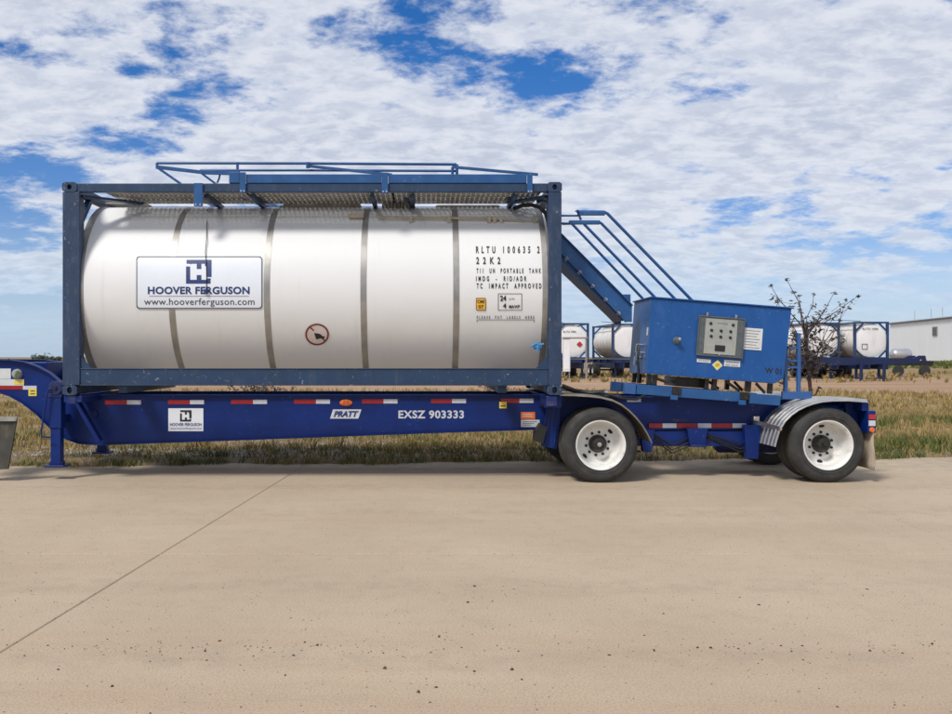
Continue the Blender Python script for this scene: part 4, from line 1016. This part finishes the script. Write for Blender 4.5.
for a in (cpx(706.6, 314.6), cpx(735.2, 317)): MB().lathe([(-.03, 0), (-.03, .012), (.02, .018), (.03, .008), (.03, 0)], (a[0], -.03, a[1]), 'Z', 10).build('door_latch', M['chrome'], ip, smooth=True, local=True)
q = cpx(718, 354.6); MB().lathe([(0, .012), (-.01, .012), (-.01, 0)], (q[0], -.045, q[1]), 'Y', 10).build('door_lock', M['chrome'], ip, local=True)
a0 = cpx(744.6, 327.6); a1 = cpx(761.2, 350.5)
ns = MB().box(a0[0], a1[0], -.006, -.001, a1[1], a0[1]).build('paper_notice', M['label_white'], cb, local=True)
mb = MB(); 
for k in range(7):
    z = a0[1] - .03 - k * .035; mb.box(a0[0] + .015, a1[0] - .03 - .02 * (k % 3), -.0075, -.0068, z - .006, z)
mb.build('print_lines', M['ink_grey'], ns, local=True)
a0 = cpx(697, 358.6); a1 = cpx(710.5, 363)
l1 = MB().box(a0[0], a1[0], -.005, -.001, a1[1], a0[1]).build('white_label', M['label_white'], cb, local=True)
decal_text('START', (a0[0] + .02, a1[0] - .02, a0[1] - .018, a1[1] + .012), lf(-.0065), M['ink_grey'], l1, 0, local=True)
a0 = cpx(724.3, 359.8); a1 = cpx(739.8, 367.2)
l1 = MB().box(a0[0], a1[0], -.005, -.001, a1[1], a0[1]).build('white_label', M['label_white'], cb, local=True)
for k in range(2): decal_text('WARNING' if k == 0 else 'READ MANUAL', (a0[0] + .02, a1[0] - .02, a0[1] - .014 - k * .035, a0[1] - .036 - k * .035), lf(-.0065), M['ink_grey'], l1, 0, local=True)
q = cpx(717.3, 365.2); r = .066
dm = MB().prism([(q[0] - r, q[1]), (q[0], q[1] - r), (q[0] + r, q[1]), (q[0], q[1] + r)], -.005, -.001).build('diamond_label', M['label_white'], cb, local=True)
r = .055; MB().prism([(q[0] - r, q[1]), (q[0], q[1] - r), (q[0] + r, q[1]), (q[0], q[1] + r)], -.007, -.0055).build('diamond_fill', M['yellow'], dm, local=True)
decal_text('OT', (q[0] - .026, q[0] + .026, q[1] + .018, q[1] - .018), lf(-.0085), M['ink_grey'], dm, .02, local=True)
q = cpx(676.3, 340.6); kb = MB().lathe([(0, .045), (-.015, .045), (-.02, .03), (-.06, .028), (-.065, 0)], (q[0], 0, q[1]), 'Y', 18).build('power_inlet', M['panelframe'], cb, smooth=True, local=True)
MB().lathe([(0, .022), (-.03, .02), (-.035, 0)], (q[0] + .015, -.06, q[1] + .02), 'Y', 12).build('inlet_cap', M['chrome'], kb, smooth=True, local=True)
a0 = cpx(765.2, 366.4); a1 = cpx(782, 374)
wz_ = a0[1] - .012
decal_text('W 01', (a0[0], a0[0] + .205, wz_ + .0, wz_ - .075), lf(-.003), M['ink'], cb, .02, 1.05, local=True)
# left side fittings
for z, y in ((.36, .3), (.26, .25), (.2, .35)): MB().tube([(-.002, y, z), (-.07, y, z), (-.07, y, z - .1)], .022, 8).build('hose_fitting', M['chrome'], cb, smooth=True, local=True)
MB().tube([(-.06, .25, .34), (-.08, .2, .2), (-.05, .2, 0), (-.05, .2, -.12)], .016, 8).build('supply_hose', M['black'], cb, smooth=True, local=True)
MB().box(-.004, -.001, .08, .14, .48, .58).build('side_label', M['label_white'], cb, local=True)
# struts under the cabinet and skid rails
for y in (.06, cd - .1):
    for x in (.03, .10, .75, .85, 1.28, 1.55):
        MB().box(x, x + .055, y, y + .06, -.135, -.006).build('foot_mount', M['hub'], cb, bevel=.006, local=True)
    for xa, xb in ((1.02, 1.20), (1.40, 1.52)):
        MB().bar((xa, y + .03, -.02), (xb, y + .03, -.13), .03, .03).build('strut', M['hub'], cb, local=True)
MB().box(.42, .78, .20, .75, -.13, -.008).build('drip_tray', M['hub'], cb, local=True)
MB().add([(.16, .3, -.03), (.42, .3, -.10), (.42, .8, -.10), (.16, .8, -.03), (.16, .3, -.02), (.42, .3, -.09), (.42, .8, -.09), (.16, .8, -.02)], [(0, 1, 2, 3), (4, 5, 6, 7), (0, 1, 5, 4), (1, 2, 6, 5), (2, 3, 7, 6), (3, 0, 4, 7)]).build('pale_tray', M['cream'], cb, local=True)
for xa, xb, za, zb in ((-.25, -.11, -.27, -.14), (-.10, .36, -.265, -.14), (.37, 1.20, -.265, -.145), (1.31, 1.70, -.275, -.15)):
    for y in (.03, cd - .12): MB().box(xa, xb, y, y + .09, za, zb).build('skid_rail', M['cabside'] if xa == -.25 else M['rail'], cb, bevel=.005, local=True)
for xa in (.36, 1.21): 
    MB().box(xa - .02, xa + .09, .01, .12, -.235, -.14).build('skid_bracket', M['hub'], cb, bevel=.005, local=True)
    MB().box(xa - .04, xa + .05, -.01, .02, -.30, -.24).build('skid_clip', M['rail'], cb, bevel=.005, local=True)

# ------------------------------------------------------------------ stair with handrails
stt = thing('access_stair', tuple(W(632, 314, .9)), 'steep mid blue steel stair with tube handrails between tank frame and cabinet', 'stair')
y0s, y1s = .62, 1.28
def S(p, Y): return W(p[0], p[1], Y)
for Y, nm in ((y0s, 'stringer'), (y1s, 'stringer')):
    pl = [(549, 221.5), (631.5, 305.5), (631.5, 326), (628, 326), (549, 239)]
    # same shape in metres for both sides
    mb = MB(); mb.prism(w2([(549, 222.5), (632, 306), (632, 322), (626, 322), (549, 240)], y0s), Y, Y + .012)
    mb.ribbon(w2([(549, 222.5), (632, 306)], y0s), Y - .05, Y + .012, .01); mb.ribbon(w2([(549, 240), (626, 322)], y0s), Y - .05, Y + .012, -.01)
    mb.build(nm, M['rail'], stt)
for k in range(6):
    a = (551 + k * 13.0, 243 + k * 13.6); p = S(a, y0s)
    MB().box(p.x - .02, p.x + .19, y0s + .014, y1s - .052, p.z - .02, p.z + .015).build('tread', M['navy'], stt, bevel=.004)
    MB().tube([(p.x + .03, y0s - .03, p.z - .03), (p.x + .03, y1s - .06, p.z - .03)], .026, 8).build('tread_tube', M['galv'], stt, smooth=True)
MB().prism(w2([(549, 243), (622, 320), (617, 322), (549, 257)], 1.0), y0s + .02, y1s - .06).build('soffit_plate', M['rail'], stt)
def rail(pts, Y, r=.019): MB().tube([S(p, Y) for p in pts], r, 8).build('handrail_tube', M['rail'], stt, smooth=True)
rail([(562, 223.6), (572, 223.8), (645, 301)], 1.30); rail([(584, 224), (657.5, 300)], 1.30)
rail([(569, 222.2), (599, 222), (601.5, 223.5), (677, 301)], .66); rail([(577, 211.8), (604, 212), (607.5, 213.6), (693, 301.5)], .66, .021)
MB().box(wx(569, .64), wx(600, .64), .62, .68, wz(224.4, .65), wz(220.6, .65)).build('rail_sleeve', M['rail'], stt, bevel=.006)
MB().box(wx(578, .64), wx(605, .64), .62, .68, wz(215.4, .65), wz(211.6, .65)).build('rail_sleeve', M['rail'], stt, bevel=.006)
rail([(550, 215.7), (578, 215.7)], .66, .013); rail([(550, 223.4), (570, 223.4)], .66, .013); rail([(577, 210), (581, 220)], .64, .016)
rail([(577, 211.6), (577, 211.0)], .62, .028)
MB().box(wx(620.5, .7), wx(630, .7), .66, .9, wz(306, .7), wz(294.5, .7)).build('stair_lug', M['rail'], stt, bevel=.005)
for p, Y in (((645, 300), 1.30), ((657.5, 299.6), 1.30), ((677, 301), .66), ((693, 301.6), .66)):
    q = S(p, Y); MB().tube([q, q + Vector((.16, 0, -.17))], .019, 8).build('handrail_foot', M['rail'], stt, smooth=True)

# ------------------------------------------------------------------ mud flap at the left edge
tf = thing('tractor_mud_flap', (wx(-4, .3), .4, .2), 'dark dusty rubber mud flap hanging at the left edge of the frame', 'mud flap')
X = wx(2, .1)
pts = [(-30, 417), (17.4, 417.5), (8.5, 469), (-30, 471)]
MB().prism(w2(pts, .15), .15, .165).build('rubber_sheet', M['darkflap'], tf)
MB().prism(w2([(-30, 416), (18.2, 416.5), (17, 421), (-30, 421)], .15), .12, .149).build('hanger_bar', M['galv'], tf)
MB().prism(w2([(14.5, 421.2), (16.6, 421.2), (8.2, 469), (6.4, 469)], .15), .14, .149).build('edge_strip', M['darkflap'], tf)
MB().box(wx(-60, .3), wx(-25, .3), .10, .9, .95, 1.05).build('hanger_arm', M['darksteel'], tf)
MB().box(wx(-32, .3), wx(-26, .3), .10, .16, wz(421, .15), .97).build('hanger_drop', M['darksteel'], tf)

# ------------------------------------------------------------------ sapling behind the rear fender
def leafmat(name, a, b):
    m = bpy.data.materials.new(name); m.use_nodes = True; t = m.node_tree; bb = t.nodes['Principled BSDF']
    gm = nd(t, 'ShaderNodeNewGeometry'); t.links.new(mixc(t, gm.outputs['Random Per Island'], a, b), bb.inputs['Base Color'])
    bb.inputs['Roughness'].default_value = .6; return m
DL = leafmat('dark_purple_brown_leaves', (0.026, 0.022, 0.014), (0.080, 0.055, 0.034))
bark = mat('reddish_bark', (0.085, 0.045, 0.035), .8, 0, .3, 20)
def leaf_cloud(mb, c, r, n, s_):
    for _ in range(n):
        d = Vector((random.gauss(0, 1), random.gauss(0, 1), random.gauss(0, 1))); d.normalize()
        p = Vector(c) + d * r * random.random() ** .6
        u = Vector((random.gauss(0, 1), random.gauss(0, 1), random.gauss(0, .7))).normalized(); v = u.orthogonal().normalized()
        a = random.uniform(.6, 1.3) * s_
        mb.add([p - u * a, p + v * a * .45, p + u * a, p - v * a * .45], [(0, 1, 2, 3)])
YS = 5.5
sg = thing('young_tree', tuple(W(811, 440, YS)), 'thin sparse young tree with dark leaves behind the rear fender', 'tree')
tk = MB(); trunk = [W(813, 442, YS), W(811, 398, YS), W(809, 375, YS + .05), W(806, 345, YS), W(803.5, 325, YS)]
tk.tube(trunk, [.045, .038, .032, .024, .014], 8)
tips = [(787, 280), (771, 286), (777, 302), (799, 296), (814, 294), (834, 293), (846, 300), (858, 296), (849, 308), (788, 318), (800, 312), (820, 318), (833, 318), (840, 320), (826, 345), (836, 352), (820, 362), (795, 340), (789, 352), (830, 372), (793, 372), (786, 325), (812, 335), (843, 342)]
lf_ = MB()
starts = [(809, 376), (807, 350), (806, 338), (804, 328), (808, 362)]
for i, tp in enumerate(tips):
    st = random.choice(starts if tp[1] < 330 else starts[:2] + starts[4:]); dY = random.uniform(-.5, .5)
    a = W(*st, YS); b = W(*tp, YS + dY); m1 = a.lerp(b, .5) + Vector((random.uniform(-.08, .08), 0, random.uniform(-.1, .05)))
    pts = [a, a.lerp(m1, .5), m1, m1.lerp(b, .5) + Vector((random.uniform(-.04, .04), 0, 0)), b]
    tk.tube(pts, [.012, .010, .008, .006, .004], 5)
    for p in pts[2:]:
        leaf_cloud(lf_, p, .05, 5, .035)
    leaf_cloud(lf_, b, .035, 5, .035)
    # side twigs with leaf clusters low in the crown
    for _ in range(4 if tp[1] > 312 else 1):
        q = a.lerp(b, random.uniform(.3, 1)) + Vector((random.uniform(-.25, .25), random.uniform(-.25, .25), random.uniform(-.22, .2)))
        tk.tube([a.lerp(b, .5), q], [.004, .003], 4); leaf_cloud(lf_, q, .08, 8, .042)
for _ in range(46):
    p = W(random.gauss(801, 11), random.gauss(345, 17), YS + random.uniform(-.4, .4)); leaf_cloud(lf_, p, .08, 7, .040)
tk.tube([W(811, 398, YS), W(816, 394, YS), W(819, 387, YS)], [.02, .015, .012], 6); leaf_cloud(lf_, W(819, 388, YS), .07, 6, .045)
tk.build('trunk', bark, sg, smooth=True); lf_.build('foliage', DL, sg, kind='stuff')
# small dark shrubs seen through the gap above the beam
for k, (p, Yk, s_) in enumerate(((257, 16, .52), (275, 15, .42), (500, 18, .48))):
    sh = thing('low_shrub', (wx(p, Yk), Yk, -.03), ('broad dark shrub in the gap above the beam, third reflective tape below it', 'small dark shrub just right of the broad one above the beam', 'reddish low shrub in the gap above the beam near the rear corner')[k], 'shrub')
    l = MB(); st = MB()
    for _ in range(44 if k != 1 else 22):
        c = Vector((wx(p, Yk) + random.gauss(0, .35 * s_ / .42), Yk + random.gauss(0, .25), random.uniform(.05, s_ * 1.6)))
        leaf_cloud(l, c, .14, 12, .05); st.tube([(wx(p, Yk), Yk, -.03), c], [.008, .004], 4)
    l.build('foliage', DL if k < 2 else leafmat('rusty_leaves', (.14, .05, .03), (.22, .10, .05)), sh, kind='stuff'); st.build('stems', bark, sh)

# ------------------------------------------------------------------ distant tank containers, chassis, shed
def bg_container(loc, rz, label, streak=False, diamond=False, square=False):
    t = thing('distant_tank_container', loc, label, 'tank container', 'tank containers parked across the yard')
    o = Vector((0, 0, 0)); Wd, Ln, Ht = 2.44, 6.06, 2.59; n_ = M['navy_bg']
    for x in (0, Wd - .16):
        for y in (0, Ln - .16): MB().box(x, x + .16, y, y + .16, .1201, Ht - .1201).build('corner_post', n_, t, local=True)
    for y in (0, Ln - .12):
        for z in (0, Ht - .12): MB().box(0, Wd, y - .004, y + .124, z, z + .12).build('end_beam', n_, t, local=True)
        for x, s_ in ((.16, 1), (Wd - .16, -1)):
            for z, u in ((.12, 1), (Ht - .12, -1)): MB().bar((x, y + .06, z + u * .50), (x + s_ * .50, y + .06, z), .1, .1, (0, 1, 0)).build('end_brace', n_, t, local=True)
    for x in (.03, Wd - .11):
        for z in (.02, Ht - .10): MB().box(x, x + .08, .13, Ln - .13, z, z + .08).build('side_rail', n_, t, local=True)
    c = (Wd / 2, 0, Ht / 2 - .02); r = 1.19
    pr_ = [(.03, 0), (.045, .7), (.07, 1.03), (.11, 1.15), (.32, r), (Ln - .32, r), (Ln - .2, 1.03), (Ln - .05, .5), (Ln - .03, 0)]
    sh_ = MB().lathe([(.32, r), (Ln - .32, r)], c, 'Y', 40).build('tank_shell', M['bgstreak' if streak else 'bgwhite'], t, smooth=True, local=True)
    for pp in (pr_[:5], pr_[5:]): MB().lathe(pp, c, 'Y', 40).build('tank_end', M['bgwhite'], t, smooth=True, local=True)
    mb = MB()
    for k in range(30): mb.box(.5, Wd - .5, .2 + k * .19, .3 + k * .19, Ht - .02, Ht + .01)
    mb.build('walkway', M['galv'], t, local=True)
    MB().tube([(.6, .3, Ht + .05), (.6, 5.5, Ht + .35)], .025, 6).build('folded_rail', M['rail'], t, local=True)
    if diamond:
        q = (1.75, .02, 1.05); MB().prism([(q[0] - .22, q[2]), (q[0], q[2] - .22), (q[0] + .22, q[2]), (q[0], q[2] + .22)], -.0, .012).build('hazard_placard', M['redlens'], t, local=True)
        decal_text('RLTU 1006', (.55, 1.5, Ht - .55, Ht - .68), lf(.008), M['ink_grey'], t, .02, local=True)
    if square:
        mb = MB(); a, b, c_, d = .55, .95, .68, 1.05
        for rr in ((a, b, c_, c_ + .03), (a, b, d - .03, d), (a, a + .03, c_ + .03, d - .03), (b - .03, b, c_ + .03, d - .03)): mb.box(rr[0], rr[1], .0, .012, rr[2], rr[3])
        mb.build('label_frame', M['ink'], t, local=True)
        decal_text('RLTU 1006', (.6, 1.7, Ht - .42, Ht - .55), lf(.008), M['ink_grey'], t, .02, local=True)
    t.rotation_euler.z = rz; return t
M['navy_bg'] = mat('distant_blue_frame_paint', (0.016, 0.046, 0.12), .5, 0, .2, 1, (.12, .12, .12), .4, (2, 2, 2))
def bg_chassis(loc, rz, label, hubs=True):
    t = thing('distant_chassis', loc, label, 'trailer', 'chassis trailers parked across the yard')
    for x in (.55, 1.78): MB().prism([(0, 0)] * 0 + [(0, 0), (0, 0)], 0, 0) if False else MB().box(x, x + .11, -1.0, 8.2, .68, 1.30).build('main_beam', M['royal_bg'], t, local=True)
    for y in (-1.0, 0, 2, 4, 6, 8.1): MB().box(.05, 2.39, y, y + .14, 1.12, 1.36).build('cross_member', M['royal_bg'], t, local=True)
    for x in (.35, 1.95):
        lg = MB().box(x, x + .14, .5, .66, .06, 1.1).build('landing_leg', M['royal_bg'], t, local=True); MB().box(x - .08, x + .22, .42, .74, 0, .06).build('foot_plate', M['royal_bg'], lg, local=True)
    for y in (6.0, 7.3):
        MB().tube([(.3, y, .5), (2.14, y, .5)], .06, 8).build('axle', M['darksteel'], t, local=True)
        for x in (.0, .29, 1.89, 2.18):
            w_ = MB().lathe([(0, .28), (0, .44), (.03, .48), (.23, .48), (.26, .44), (.26, .28)], (x, y, .49), 'X', 20).build('tyre', M['tyre'], t, local=True)
            MB().lathe([(.04, 0), (.04, .12), (.1, .26), (.01, .28), (.25, .28), (.16, .26), (.22, .12), (.22, 0)], (x, y, .49), 'X', 16).build('rim', M['wheel'], w_, local=True)
    t.rotation_euler.z = rz; return t
M['royal_bg'] = mat('distant_chassis_paint', (0.006, 0.018, 0.075), .5, 0, .2, 1)
def gpos(px, dist): return ((px - VX) * dist / FPX, dist - D0)
for (pl, dist, lab, kw, rz) in (
        (555.5, 67, 'distant white tank end with red diamond placard, just right of the navy corner post', dict(diamond=True), 0.0),
        (612, 68, 'distant tank with dark streaked side seen between stair foot and red diamond tank', dict(streak=True), .06),
        (806, 66, 'distant white tank partly behind the sparse young tree', dict(), 0.0),
        (854, 64.4, 'distant white tank end with a square label outline, nearest the white shed', dict(square=True, streak=True), 0.0)):
    x, y = gpos(pl, dist)
    bg_container((x, y, 1.40), rz, lab, **kw)
    bg_chassis((x, y, 0), rz, {555.5: 'dark blue chassis under the distant red diamond tank', 612: 'dark blue chassis under the distant streaked tank', 806: 'dark blue chassis under the distant tank behind the young tree', 854: 'dark blue chassis under the distant tank nearest the shed'}[pl])
# white cabinet beside first distant tank
x, y = gpos(564, 62); pc = thing('pale_cabinet', (x, y, 0), 'pale upright equipment cabinet standing before the distant red diamond tank', 'cabinet')
MB().box(0, .42, 0, .6, .55, 2.75).build('body', M['bgwhite'], pc, local=True, bevel=.02); MB().box(.05, .37, -.02, -.001, .7, 2.0).build('door', M['shed'], pc, local=True); MB().box(-.03, 1.6, -.04, .64, 2.76, 2.86).build('canopy', M['galv'], pc, local=True)
for xx in (.02, .34): MB().box(xx, xx + .06, .05, .12, 0, .55).build('leg', M['galv'], pc, local=True)
MB().box(1.45, 1.55, 0, .1, 0, 2.76).build('leg', M['galv'], pc, local=True)
# empty gooseneck chassis pointing right
x, y = gpos(866, 58); ec = thing('empty_chassis', (x, y, 0), 'empty dark blue gooseneck chassis pointing right before the white shed', 'trailer')
prof = [(-4, 1.45), (0.0, 1.50), (3.2, 1.42), (3.6, 1.62), (4.0, 1.62), (4.1, 1.2), (3.9, 1.2), (3.75, 1.42), (3.5, 1.15), (3.0, 1.18), (.6, 1.05), (-4, .95)]
for yy in (.5, 1.7): MB().prism(prof, yy, yy + .1).build('main_beam', M['royal_bg'], ec, local=True)
for xx in (-3.5, -2, -.5, 1, 2.6): MB().box(xx, xx + .12, .6, 1.7, 1.2, 1.38).build('cross_member', M['royal_bg'], ec, local=True)
for xx in (-.2, 1.25): MB().box(xx, xx + .15, .3, .45, 0, 1.1).build('landing_leg', M['royal_bg'], ec, local=True)
# silver tank on a low stand
x, y = gpos(890, 74); st_ = thing('silver_tank', (x, y, 0), 'small silver cylindrical tank lying before the white shed', 'tank')
MB().lathe([(0, 0), (.05, .25), (.2, .42), (.35, .48), (1.4, .48), (1.55, .42), (1.66, .25), (1.7, 0)], (0, 0, 1.72), 'X', 24).build('shell', M['silver'], st_, smooth=True, local=True)
MB().box(.1, 3.2, -.5, .5, .85, 1.22).build('bed', M['darksteel'], st_, local=True)
for xx in (.4, 2.5): MB().lathe([(-.12, 0), (-.12, .42), (.12, .42), (.12, 0)], (xx, -.5, .42), 'Y', 16).build('wheel', M['tyre'], st_, local=True)
# shed
sd = thing('white_shed', (126, 224, 0), 'long white metal warehouse shed at the right edge of the horizon', 'building')
A = Vector((128.6, 244, 0)); B = Vector((119.5, 183, 0)); U = (B - A).normalized(); Ln = 200.0; Nn = Vector((-U.y, U.x, 0)); 
if Nn.x > 0: Nn = -Nn
EZ = 10.5
def sp3(u, n, z): p = A + U * u + Nn * n; return Vector((p.x, p.y, z))
k = 0; u = 0.0
while u < 110:
    a, b = u + .06, u + 6.55 - .06
    MB().add([sp3(a, .0, -.1), sp3(b, .0, -.1), sp3(b, .0, EZ), sp3(a, .0, EZ), sp3(a, .15, -.1), sp3(b, .15, -.1), sp3(b, .15, EZ), sp3(a, .15, EZ)], [(0, 1, 2, 3), (4, 5, 6, 7), (0, 1, 5, 4), (1, 2, 6, 5), (2, 3, 7, 6), (3, 0, 4, 7)]).build('wall_panel', M['shed'], sd); u += 6.55
def slabp(u0, u1, n0, n1, z0, z1, nm, m, z0b=None, z1b=None):
    z0b = z0 if z0b is None else z0b; z1b = z1 if z1b is None else z1b
    MB().add([sp3(u0, n0, z0), sp3(u1, n0, z0), sp3(u1, n1, z0b), sp3(u0, n1, z0b), sp3(u0, n0, z1), sp3(u1, n0, z1), sp3(u1, n1, z1b), sp3(u0, n1, z1b)], [(0, 1, 2, 3), (4, 5, 6, 7), (0, 1, 5, 4), (1, 2, 6, 5), (2, 3, 7, 6), (3, 0, 4, 7)]).build(nm, m, sd)
slabp(0.1, 109.9, -.2, -.02, -.1, EZ - .02, 'wall_core', M['gutter'])
slabp(-.5, 110.5, -.4, .6, EZ + .02, EZ + .35, 'gutter', M['gutter'])
slabp(-.5, 110.5, .3, -22, EZ + .37, EZ + .55, 'roof', M['shedroof'], EZ + 2.6, EZ + 2.8)
slabp(-.06, 0.04, -40, -.0, -.1, EZ, 'end_wall', M['shed'])
slabp(30, 32.8, .152, .35, 6.7, 8.9, 'vent', M['galv']); 
for j in range(5): slabp(30.2, 32.6, .352, .42, 6.9 + j * .38, 7.1 + j * .38, 'louvre', M['panelframe'])
for uu in (12, 23, 30, 41): 
    p = sp3(uu, -2, EZ + .6); MB().tube([p, p + Vector((0, 0, 2.6))], .06, 6).build('roof_mast', M['galv'], sd)
# distant trees on the left horizon
TL = leafmat('distant_foliage', (0.035, 0.05, 0.018), (0.075, 0.09, 0.03))
for k, (p, s_, lab) in enumerate(((38, 2.6, 'tallest distant green tree on the left horizon above the gooseneck'), (45, 1.9, 'distant green tree just right of the tallest one on the horizon'), (52, 1.3, 'low distant tree second from the navy corner post'), (59, 1.4, 'low distant tree right against the navy corner post'))):
    dist = 290; x = (p - VX) * dist / FPX; y = dist - D0
    tr_ = thing('distant_tree', (x, y, -.03), lab, 'tree'); l = MB(); tkb = MB()
    tkb.tube([(x, y, -.05), (x + .1, y, s_ * .6)], [.25, .12], 6); tkb.build('trunk', bark, tr_)
    for _ in range(34):
        c = (x + random.gauss(0, s_ * .5), y + random.gauss(0, s_ * .4), s_ * random.uniform(.25, 1.0)); leaf_cloud(l, c, .5, 14, .22)
    l.build('crown', TL, tr_, kind='stuff')
